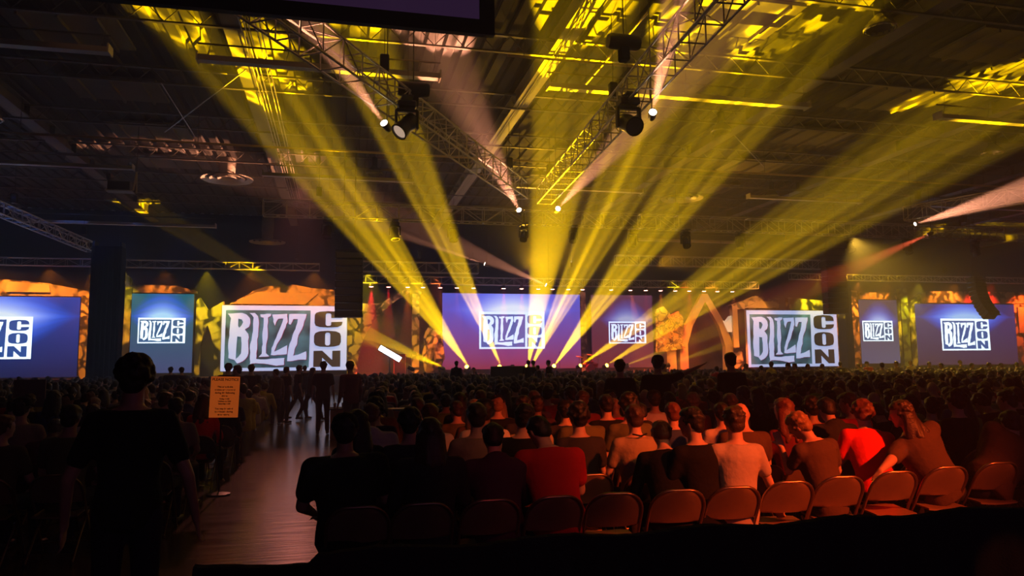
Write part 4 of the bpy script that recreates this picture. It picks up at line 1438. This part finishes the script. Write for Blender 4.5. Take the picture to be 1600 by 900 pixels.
# ================================================================ folding chairs
def folding_chair():
    t = thing('folding_chair', 'x', 'chair')
    steel = mat('chair_tube_bronze', (.34, .25, .17), .30, .85)
    pan = mat('chair_pan_brown', (.30, .20, .13), .42, .35, vary=(4, .2))
    W = .215
    pts = [(-W, .24, .012), (-W, .02, .40), (-W, -.17, .70)]
    R = .15
    top = .80
    def yb(z):
        return .02 - (z - .40) * .63
    pts = [(-W, .24, .012), (-W, yb(.40), .40), (-W, yb(top - R), top - R)]
    for i in range(1, 6):
        a = PI / 2 * i / 6
        z = top - R + R * math.sin(a)
        pts.append((-W + R * (1 - math.cos(a)), yb(z), z))
    pts.append((-W + R, yb(top), top))
    pts += [(-x, y, z) for x, y, z in reversed(pts)]
    MB().tube(pts, .0125, 8).build('frame', steel, t, True)
    W2 = .19
    r = [(-W2, .12, .41), (-W2, -.27, .012), ]
    mb = MB()
    for q in (-1, 1):
        MB().tube([(q * W2, .14, .42), (q * W2, -.06, .24), (q * W2, -.27, .014)], .011, 8).build('rear_leg', steel, t, True)
    MB().tube([(-W2, -.20, .10), (W2, -.20, .10)], .008, 6).build('rear_crossbar', steel, t)
    MB().tube([(-W, .17, .13), (W, .17, .13)], .008, 6).build('front_crossbar', steel, t)
    for q, y in ((-1, .24), (1, .24), (-1, -.27), (1, -.27)):
        MB().caps((q * (W if y > 0 else W2), y, .016), (q * (W if y > 0 else W2), y, .03), .016, .015, n=8).build('foot_cap', M_BLACK, t)
    # seat pan
    rg = []
    for x in [(-.19 + .38 * i / 8) for i in range(9)]:
        k = 1 - (abs(x) / .2) ** 6
        d = -.012 * (1 - (x / .19) ** 2)
        rg.append([V(x, -.17 - .0 * k, .435 + d), V(x, .22 * (.6 + .4 * k) + .0, .455 + d), V(x, .22 * (.6 + .4 * k), .44 + d), V(x, -.17, .42 + d)])
    MB().loft(rg).build('seat', pan, t, True)
    # curved back plate, rounded at the top
    rows = []
    for j, z in enumerate((.535, .55, .60, .66, .71, .75, .775, .79)):
        wx = W - .008 if z < top - R else W - .008 - R + math.sqrt(max(0, R * R - (z - (top - R)) ** 2))
        if z < .55:
            wx -= .02
        rows.append([V(wx * c, yb(z) - .030 * (1 - c * c), z) for c in (-1, -.75, -.5, -.25, 0, .25, .5, .75, 1)])
    mb = MB()
    rings = []
    for c in range(9):
        a = [rows[j][c] for j in range(len(rows))]
        b = [rows[j][c] + V(0, .012, 0) for j in range(len(rows) - 1, -1, -1)]
        rings.append(a + b)
    mb.loft(rings).build('backrest', pan, t, True)
    return t


CH = folding_chair()
_simple = MB()
for c in CH.children:
    me = c.data
    _simple.add([v.co for v in me.vertices], [tuple(p.vertices) for p in me.polygons], 0)
CHAIR_SIMPLE = _simple.mesh('folding_chair_whole', mat('chair_dark_brown', (.16, .12, .09), .35, .6), smooth=True)
_ch_used = [False]


def chair(loc, rot, label, group, full=True):
    if not full:
        return tag(link('folding_chair', CHAIR_SIMPLE, None, loc, (0, 0, rot)), label, 'chair', group)
    if not _ch_used[0]:
        _ch_used[0] = True
        CH.location, CH.rotation_euler = loc, (0, 0, rot)
        tag(CH, label, 'chair', group)
        return CH
    return dup(CH, loc, (0, 0, rot), label, group)


# ---- last row before the camera (nearest)
def row_y(px):
    return 5.36 + max(0, (px - 1145)) * .0013
ROW0 = [(560, 'dark chair at the aisle end of the nearest row, under the broad capped person'), (660, 'dark chair under the long-haired person'), (765, 'brown chair under the hunched hooded person'),
        (865, 'brown chair under the person in the crimson shirt'), (960, 'brown chair with a coat under it, right of the crimson shirt'),
        (1058, 'brown chair under the dark-haired couple'), (1145, 'orange-lit chair under the man in the orange-lit tee'), (1230, 'orange-lit chair with scraps of paper below it'),
        (1310, 'orange-lit chair in front of the bowed short-haired person'), (1395, 'chair under the stretched-out hand'), (1475, 'dark chair with a glint, right of the outstretched hand'), (1555, 'dark chair at the right end of the nearest row')]
C0 = {}
for px, lb in ROW0:
    y = row_y(px)
    p = on_y(px, 740, y)
    C0[px] = Vector((p.x, y + .13, 0))
    chair(C0[px], -.10 if px > 900 else 0, lb, None)


def seat(px, row=0, dy=0.0, dx=0.0):
    y = (row_y(px) + .25) + row * .95 + dy
    p = on_y(px, 700, y)
    return Vector((p.x + dx, y, .0))


person('big_cap', seat(545), 0, 'broad person in a cap and dark tee at the aisle end of the nearest row', 'black', 1, 0, s=1.03)
person('long_back', seat(672), 0, 'person with long hair down the back in dark clothes, nearest row', 'charcoal', 0, 1, s=1.0)
person('sit_hood', seat(778), 0, 'hunched person in a dark plum hooded top, nearest row', 'plum', 0, 0, s=.98)
person('red_bowed', seat(868), .1, 'person in a crimson tee bending forward, nearest row', 'red', 0, 0, s=1.04)
person('sit_bowed', seat(1045), -.25, 'person in a black jacket leaning towards the neighbour, nearest row', 'black', 0, 3, s=1.0)
person('sit_turned_left', seat(1088), .2, 'dark-haired person squeezed beside the black jacket, heads together', 'black', 0, 0, s=1.02)
person('hero_braced', seat(1143), 0, 'man in an orange-lit light tee bracing his right arm on the next seat', 'stone', 0, 1, s=1.02)
person('hero_bowed', seat(1285), .15, 'short-haired person in brown with head bowed on the left hand', 'brown', 0, 2, s=1.0)
person('hero_red', seat(1362, .35), -.1, 'person in a glowing bright red tee leaning to the right', 'brightred', 0, 3, s=1.04)
person('hero_reach', seat(1462), .05, 'wavy-haired person in brown tee stretching the left arm over the next chair', 'brown', 0, 1, s=1.06)
person('hero_slouch', seat(1535), -.3, 'person in dark brown slouching sideways at the right end of the nearest row', 'brown', 0, 0, s=1.05)
near = [(560, 1, 'sit_wavy', 'black', 0, 'long-haired dark figure behind the large person with the cap'), (640, 1, 'sit_curly', 'charcoal', 0, 'curly-haired figure in charcoal, second row left'),
        (745, 1, 'sit_short', 'tan', 1, 'man in a dull brown tee with short dark hair, second row'), (815, 1, 'sit_turned_right', 'black', 0, 'dark figure behind the crimson shirt, second row'),
        (905, 1, 'sit_curly', 'charcoal', 0, 'curly-haired figure in charcoal, second row centre'), (992, 1, 'sit_short', 'tan', 1, 'man in a tan tee with a black lanyard, second row'),
        (1165, 1, 'sit_bald', 'brown', 0, 'bald man in a rust-brown shirt, second row'), (1232, 1, 'sit_wavy', 'maroon', 3, 'wavy-haired person in maroon looking aside, second row'),
        (1312, 1.2, 'sit_hood', 'charcoal', 0, 'hunched figure in charcoal behind the bowed person'), (1425, 1.2, 'sit_short', 'black', 0, 'figure in black behind the outstretched arm, second row'),
        (1500, 1.1, 'sit_curly', 'black', 0, 'curly-haired dark figure at right, second row'), (1585, 1.0, 'sit_turned_left', 'olive', 0, 'figure in olive at the right edge, second row')]
for px, r, k, c, hcx, lb in near:
    p = seat(px, r)
    person(k, p, random.uniform(-.1, .1), lb, c, 0, hcx, s=random.uniform(1.0, 1.05))
    chair(p + V(0, -.12, 0), 0, 'dark folding chair, second row, under the ' + lb.split(',')[0].replace('man ', 'man ').split(' with')[0], 'chairs of the second row')
# a lanyard
t = tag(MB().tube([seat(992, 1) + V(-.07, -.12, 1.115), seat(992, 1) + V(0, -.16, 1.10), seat(992, 1) + V(.07, -.12, 1.115)], .008, 6).build('lanyard', CLOTH['black']), 'black lanyard round the neck of the man in tan', 'lanyard')
# things under the chairs
for px, lb, c, sz in ((960, 'dark coat bundled under the chair right of the crimson shirt', 'maroon', (.5, .3, .28)), (1010, 'red bag on the floor under the chairs', 'brightred', (.3, .2, .12)),
                      (1240, 'crumpled orange-lit paper bag under a chair', 'stone', (.3, .2, .14)), (1395, 'red bag hanging below the chair at the stretched hand', 'red', (.42, .2, .3))):
    bm = bmesh.new()
    bmesh.ops.create_icosphere(bm, subdivisions=3, radius=1)
    for v in bm.verts:
        k = 1 + .35 * noise.noise(v.co * 1.8 + V(px, 0, 0)) + .12 * noise.noise(v.co * 6)
        v.co = V(v.co.x * k * sz[0] / 2, v.co.y * k * sz[1] / 2, max(v.co.z * k, -.7) * sz[2] / 2)
    me = bpy.data.meshes.new('bag')
    bm.to_mesh(me)
    bm.free()
    me.materials.append(CLOTH[c])
    p = seat(px, 0, .05)
    o = link('coat' if 'coat' in lb else 'bag', me, None, (p.x, p.y, sz[2] * .35))
    tag(o, lb, 'coat' if 'coat' in lb else 'bag')

# the tall man standing near the camera in the aisle
person('near_man', V(-1.17, 4.72, 0), .04, 'tall curly-haired man standing with his back to us, nearest silhouette at left', 'black', 1, 0, s=1.03)

# ---- audience farther in
rnd = random.Random(11)
SEATK = ['sit_short', 'sit_turned_left', 'sit_turned_right', 'sit_bowed', 'sit_long', 'sit_wavy', 'sit_cap', 'sit_bald', 'sit_curly', 'sit_hood', 'sit_short', 'sit_short']
DARKS = ['black', 'black', 'charcoal', 'navy', 'brown', 'maroon', 'plum', 'olive', 'black', 'grey', 'tan', 'blue', 'charcoal', 'white', 'red', 'green']
KW = {'sit_short': 'short-haired', 'sit_turned_left': 'left-looking', 'sit_turned_right': 'right-looking', 'sit_bowed': 'bowed', 'sit_long': 'long-haired', 'sit_wavy': 'wavy-haired', 'sit_cap': 'capped',
      'sit_bald': 'bald', 'sit_curly': 'curly-haired', 'sit_hood': 'hooded'}
ORD = ['third', 'fourth', 'fifth', 'sixth', 'seventh', 'eighth', 'ninth', 'tenth', 'eleventh', 'twelfth', 'thirteenth', 'fourteenth', 'fifteenth', 'sixteenth']


def px_of(p):
    d = Vector(p) - Vector((0, 0, EYE))
    z = d.dot(FWD)
    return 800 + F_PX * d.dot(RR) / z, 450 - F_PX * d.dot(UU) / z


seats = []
STANDERS = [(4.55, 11.6), (5.15, 11.2), (6.3, 11.3)]
for r in range(2, 16):
    y = 5.55 + .95 * r
    x = .15 + .07 * (y - 6) + rnd.uniform(0, .12)
    while True:
        px, _ = px_of((x, y, 1.2))
        if px > 1640:
            break
        if rnd.random() < .90 and not any(abs(x - a) < .45 and abs(y - b) < .6 for a, b in STANDERS):
            seats.append((y, x, r, 'R'))
        x += rnd.uniform(.50, .60)
for r in range(2, 16):
    y = 6.0 + .95 * r
    x = -1.95
    while True:
        px, _ = px_of((x, y, 1.2))
        if px < -40:
            break
        if rnd.random() < .72 and not (abs(x + 1.6) < .5 and abs(y - 11) < .6) and not (abs(x + 3.55) < .55 and abs(y - 15.4) < .6):
            seats.append((y, x, r, 'L'))
        x -= rnd.uniform(.52, .64)
seats.sort()
print('individual seats', len(seats))
MAXI = 232
used_labels = set()


def uniq(lb):
    return lb


cnt = {}
for i, (y, x, r, side) in enumerate(seats[:MAXI]):
    k = rnd.choice(SEATK)
    c = rnd.choice(DARKS)
    hcx = rnd.choice([0, 0, 1, 1, 0, 2, 3])
    row = ORD[min(r - 2, len(ORD) - 1)]
    n = cnt.get((side, r), 0) + 1
    cnt[(side, r)] = n
    lb = '%s figure in %s, %s row of the %s block, %s from the aisle' % (KW[k], c, row, 'right' if side == 'R' else 'left', ['nearest', '2nd', '3rd'][n - 1] if n < 4 else '%dth' % n)
    rz = rnd.uniform(-.12, .12) + (-.12 if side == 'L' else 0)
    person(k, V(x, y + .07 + rnd.uniform(-.03, .03), 0), rz, lb, c, rnd.choice([0, 0, 1, 2]), hcx, 'audience seated in the %s block' % ('right' if side == 'R' else 'left'), rnd.uniform(.95, 1.06), parts=r < 6)
    chair(V(x, y - .05, 0), 0, 'dark folding chair, %s row of the %s block, %s from the aisle' % (row, 'right' if side == 'R' else 'left', ['nearest', '2nd', '3rd'][n - 1] if n < 4 else '%dth' % n), 'chairs of the %s block' % ('right' if side == 'R' else 'left'), full=r < 3 or (side == 'L' and n == 1))
person('sit_bald', V(-3.55, 15.4, 0), 1.1, 'bald man in dull red turned sideways, left block beside the notice', 'maroon', 0, 0, s=1.08)
chair(V(-3.55, 15.35, 0), 0, 'dark folding chair under the bald man in the left block', None, False)

# ---- people standing
aisle = [(505, 20.5, 'stand_plain', 'black', 'man standing in the aisle with legs apart, dark against the left banner', 1.09, 0),
         (549, 18.0, 'stand_cap', 'maroon', 'person in a cap standing by the orange table at the aisle end', 1.08, .6),
         (486, 26.0, 'stand_walk', 'charcoal', 'long-haired person walking across the aisle', 1.0, -1.2),
         (465, 26.5, 'stand_walk_short', 'black', 'person walking in the aisle behind the walker with long hair', 1.05, -1.2),
         (446, 25.0, 'stand_plain', 'charcoal', 'upright figure left of the two walkers', 1.02, -.8),
         (432, 24.0, 'stand_turned', 'brown', 'figure in brown at the middle of the left banner, lower edge', .98, .4),
         (392, 22.0, 'stand_plain', 'black', 'dark standing figure under the tall letters of the left banner', 1.06, 0),
         (372, 19.0, 'stand_turned', 'charcoal', 'standing figure behind the notice, turned sideways', 1.04, .5),
         (356, 21.0, 'stand_cap', 'black', 'capped standing figure at the left edge of the left banner', 1.08, .4),
         (476, 33.0, 'stand_plain', 'black', 'small far figure under the stacked letters of the left banner', 1.05, .2),
         (285, 30.0, 'stand_cap', 'black', 'capped figure standing under the narrow teal screen', 1.04, .9),
         (266, 30.5, 'stand_plain', 'black', 'bare-headed figure standing under the narrow teal screen', 1.05, .3)]
for px, y, k, c, lb, s, rz in aisle:
    p = on_y(px, 600, y)
    person(k, V(p.x, y, 0), rz, lb, c, 0, 0, None, s)
person('stand_plain', V(4.55, 11.6, 0), -.4, 'figure standing at the left of the group of three, head turned right', 'charcoal', 0, 1, s=1.04)
person('stand_point', V(5.10, 11.3, 0), .0, 'person in a cap standing in the audience pointing to the right with a stretched arm', 'black', 1, 0, s=1.07)
person('stand_plain', V(6.32, 11.1, 0), .1, 'stocky person standing at the end of the pointing arm', 'black', 1, 0, s=1.09)
crew = [(713, 30.0, 'stand_turned', 'standing crew member left of the control desk', -.9, .28), (740, 30.8, 'stand_plain', 'crew member behind the raised lid of the control desk', 3.0, .0),
        (826, 30.0, 'stand_plain', 'crew member standing just right under the centre logo, in front of the other', 0, .28), (835, 30.6, 'stand_cap', 'capped crew member close behind the one under the centre logo', .5, .28),
        (841, 29.6, 'stand_turned', 'short crew member right of the pair under the centre logo', .5, .281), (858, 30.0, 'stand_plain', 'crew member at the right end of the riser', .9, .28)]
for px, y, k, lb, rz, z in crew:
    p = on_y(px, 580, y)
    person(k, V(p.x, y, z), rz, lb, 'black', 0, 0, 'camera crew on the riser', .84 if 'short' in lb else .96)
# people on their feet before the right wing
cols = ['yellow', 'red', 'white', 'tan', 'yellow', 'black', 'brown', 'olive', 'grey', 'black']
for i, px in enumerate((1036, 1120, 1168, 1190, 1205, 1228, 1243, 1262, 1284, 1313, 1342, 1358, 1379, 1402, 1425, 1452, 1472, 1504, 1518, 1545, 1568, 1590)):
    y = rnd.uniform(25, 33) if px > 1100 else 24
    p = on_y(px, 580, y)
    c = cols[i % 10] if px < 1440 else rnd.choice(['black', 'charcoal', 'brown'])
    where = 'under the right banner' if px < 1300 else 'under the narrow violet-grey screen' if px < 1425 else 'under the large right screen'
    if px < 1150:
        where = 'behind the pointing arm' if px < 1100 else 'under the pointed arch'
    k = ['stand_plain', 'stand_turned', 'stand_cap'][i % 3]
    person(k, V(p.x, y, 0), rnd.uniform(-3, 3), '%s figure in %s standing %s, %s from left of the standers' % ({'stand_plain': 'bare-headed', 'stand_turned': 'hooded', 'stand_cap': 'capped'}[k], c, where, ['1st', '2nd', '3rd'][i] if i < 3 else '%dth' % (i + 1)), c, 0, i % 3, 'people on their feet in the far audience', rnd.uniform(.93, 1.02), parts=False)
# the remaining audience, too many to count: one object
low = {}
for key in ('sit_short', 'sit_turned_left', 'sit_long', 'sit_hood'):
    f = FIG[key]
    parts = []
    for k, ratio in (('body', .05), ('shirt', .07), ('hair', .06)):
        tmp = bpy.data.objects.new('tmp', f[k])
        COL.objects.link(tmp)
        md = tmp.modifiers.new('d', 'DECIMATE')
        md.ratio = ratio
        me = bpy.data.meshes.new_from_object(tmp.evaluated_get(bpy.context.evaluated_depsgraph_get()))
        bpy.data.objects.remove(tmp)
        vs = [v.co.copy() for v in me.vertices]
        fs = [tuple(p.vertices) for p in me.polygons]
        if k == 'body':
            keep = [i for i, v in enumerate(vs) if v.z > .98]
            mp = {i: j for j, i in enumerate(keep)}
            fs = [tuple(mp[i] for i in g) for g in fs if all(i in mp for i in g)]
            vs = [vs[i] for i in keep]
        parts.append((k, vs, fs))
    low[key] = parts
mb = MB()
rest = [(y, x) for y, x, r, s in seats[MAXI:]]
for side in 'RL':
    r = 16
    while 5.8 + .95 * r < 47:
        y = 5.8 + .95 * r
        x = (1.15 if side == 'R' else -2.6) + rnd.uniform(-.2, .2)
        while True:
            px, _ = px_of((x, y, 1.2))
            if px > 1640 or px < -40:
                break
            if rnd.random() < (.85 if side == 'R' else .6) and not (29.2 < y < 31.4 and 3.9 < x < 17.3):
                rest.append((y, x))
            x += rnd.uniform(.52, .64) * (1 if side == 'R' else -1)
        r += 1
CIDX = {'body': 0, 'hair': 1}
cl = ['black', 'charcoal', 'brown', 'maroon', 'olive', 'grey', 'tan', 'navy', 'white', 'yellow']
FAR = [(a, b) for a, b in PLACED if b > 14]
for y, x in rest:
    if any(abs(x - a) < .42 and abs(y - b) < .40 for a, b in FAR):
        continue
    key = rnd.choice(list(low))
    a = rnd.uniform(-.5, .5)
    ca, sa, s = math.cos(a), math.sin(a), rnd.uniform(.92, 1.07)
    ci = 2 + rnd.choice([0, 0, 0, 1, 1, 2, 3, 4, 5, 6, 7, 8, 9])
    hi = rnd.choice([1, 1, 12])
    for k, vs, fs in low[key]:
        mb.add([(x + (v.x * ca - v.y * sa) * s, y + (v.x * sa + v.y * ca) * s, v.z * s) for v in vs], fs, 0 if k == 'body' else hi if k == 'hair' else ci)
print('crowd rest', len(rest), len(mb.v))
o = link('crowd', mb.mesh('crowd', [SKIN[0], HAIR[0]] + [CLOTH[c] for c in cl] + [HAIR[1]], smooth='all', fix=False))
tag(o, 'dense dark mass of seated audience stretching back to the stage', 'crowd', kind='stuff')

# ================================================================ aisle furniture and foreground
t = thing('notice_stand', 'bright orange paper notice on a thin stand at the left edge of the aisle', 'sign', (-1.62, 11.2, 0))
MB().lathe([(.16, 0), (.16, .02), (.03, .04)], n=20).build('base', M_BLACK, t, True)
MB().tube([(0, .02, .03), (0, .02, 1.64)], .012, 8).build('pole', M_BLACK, t)
nz0, nz1, nw = 1.07, 1.645, .385
bd = MB().box((0, 0, (nz0 + nz1) / 2), (nw, .012, nz1 - nz0)).build('notice_sheet', mat('glowing_notice_paper', (.85, .21, .03), .7, emit=(.9, .16, .02), strength=.30, sample=False), t, rot=(0, .03, .15))  # sheet's brightness put into the paper as a glow
lines = [('PLEASE NOTICE', .040, 0), ('', .02, 0), ('This area & this', .026, 0), ('section are reserved', .026, 0), ('during the following', .026, 0), ('times:', .026, 0), ('Friday 11:00', .021, 0), ('10:00am to 3:00', .021, 0), ('Saturday 1:30', .023, 0),
         ('', .02, 0), ('You may be asked', .026, 0), ('to relocate during', .026, 0), ('these times.', .026, 0)]
zz = nz1 - .058
ink = mat('black_ink', (.01, .008, .008), .8)
for tx, sz, _ in lines:
    if tx:
        cu = bpy.data.curves.new('txt', 'FONT')
        cu.body = tx
        cu.size = sz * 1.25
        cu.align_x = 'CENTER'
        cu.offset = .0012
        cu.extrude = .0006
        to = bpy.data.objects.new('txt', cu)
        COL.objects.link(to)
        me = bpy.data.meshes.new_from_object(to.evaluated_get(bpy.context.evaluated_depsgraph_get()))
        bpy.data.objects.remove(to)
        me.materials.clear()
        me.materials.append(ink)
        w = max(v.co.x for v in me.vertices) - min(v.co.x for v in me.vertices)
        k = min(1, .35 / w)
        tl = link('notice_text', me, bd, (0, -.009, zz), (PI / 2, 0, 0))
        tl.scale = (k, k, 1)
    zz -= sz * 1.62
# brown board on a stand among the left audience
t = thing('sign_board', 'dull brown board on a stand among the left audience', 'sign', (on_y(47, 600, 14).x, 14.0, 0))
MB().box((0, 0, 1.38), (.48, .03, .46)).build('board', mat('brown_board', (.20, .13, .10), .8), t)
MB().tube([(0, .03, .02), (0, .03, 1.4)], .014, 8).build('pole', M_BLACK, t)
MB().lathe([(.18, 0), (.18, .02), (.03, .04)], n=20).build('base', M_BLACK, t, True)
# orange table at the aisle end of the right block
p = on_y(536, 640, 19.0)
t = thing('merchandise_table', 'orange draped table with small items at the aisle end', 'table', (p.x, 19.2, 0))
MB().box((0, 0, .36), (.62, .9, .72), bev=.02).build('drape', mat('orange_table_drape', (.60, .30, .08), .8, vary=(5, .3)), t)  # orange is the drape's own colour
MB().box((0, 0, .74), (.66, .95, .03)).build('table_top', M_DARKSTEEL, t)
for i in range(7):
    tag(MB().box((0, 0, .06), (.07, .05, .12 + .02 * (i % 3)), bev=.008).build('box', mat('white_carton', (.7, .65, .6), .6), None, loc=(p.x - .2 + .2 * (i % 3), 18.95 + .18 * (i // 3), .755)), 'small pale carton on the orange table, %s' % ['front left', 'front middle', 'front right', 'middle left', 'in the centre', 'middle right', 'rear left'][i], 'box', 'cartons on the orange-lit table')
p = on_y(613, 652, 12.6)
t = thing('equipment_box', 'red flat-topped case in the aisle end seats', 'case', (p.x, 12.6, 0))
MB().box((0, 0, .52), (.42, .42, 1.04), bev=.02).build('case_body', mat('red_lit_case', (.45, .16, .10), .7), t)  # the case's own red-brown colour
MB().box((0, 0, 1.05), (.44, .44, .03), bev=.005).build('lid', M_DARKSTEEL, t)
# aisle railing far left (bright rail pieces)
t = thing('crowd_barrier', 'metal crowd barrier with a bright top rail at the left edge of the far aisle', 'barrier', (-2.75, 23.0, 0))
MB().tube([(0, -4, .05), (0, -4, 1.1), (.25, 4, 1.1), (.25, 4, .05)], .022, 8).build('frame', MATS['galvanised'], t, True)
for i in range(24):
    f = (i + 1) / 25
    MB().tube([(.25 * f, -4 + 8 * f, .18), (.25 * f, -4 + 8 * f, 1.1)], .008, 5).build('bar', MATS['galvanised'], t)
MB().tube([(0, -4, .18), (.25, 4, .18)], .016, 6).build('bottom_rail', MATS['galvanised'], t)
for y, x in ((-3.6, 0), (3.6, .25)):
    MB().box((x, y, .02), (.6, .06, .04)).build('foot', M_DARKSTEEL, t)
# draped barrier right before the camera
t = thing('draped_barrier', 'waist-high rail covered with fuzzy black cloth across the foreground', 'barrier', (0, 3.05, 0))
n = 150
rings = []
for i in range(n):
    x = -.52 + 5.6 * i / (n - 1)
    f = .02 * math.sin(x * 21) + .012 * math.sin(x * 47 + 1)
    top = 1.035 + .010 * math.sin(x * 9.0) + .006 * noise.noise(V(x * 22, 0, 0)) - (.03 if x < -.1 else 0)
    rings.append([V(x, -.05 + f, .02), V(x, -.045 + f * .8, .6), V(x, -.04, top - .03), V(x, -.02, top), V(x, .02, top + .002), V(x, .045, top - .03), V(x, .06 + f * .8, .6), V(x, .07 + f, .02)])
MB().loft(rings).build('cloth', mat('fuzzy_black_cloth', (.03, .025, .03), 1.0, bump=(90, .8, .01), spec=.05), t, True)
for i in range(6):
    MB().tube([(-.45 + 1.09 * i, .01, 0), (-.45 + 1.09 * i, .01, .98)], .02, 8).build('post', M_BLACK, t)
MB().tube([(-.45, .01, .98), (5.0, .01, .98)], .02, 8).build('rail', M_BLACK, t)
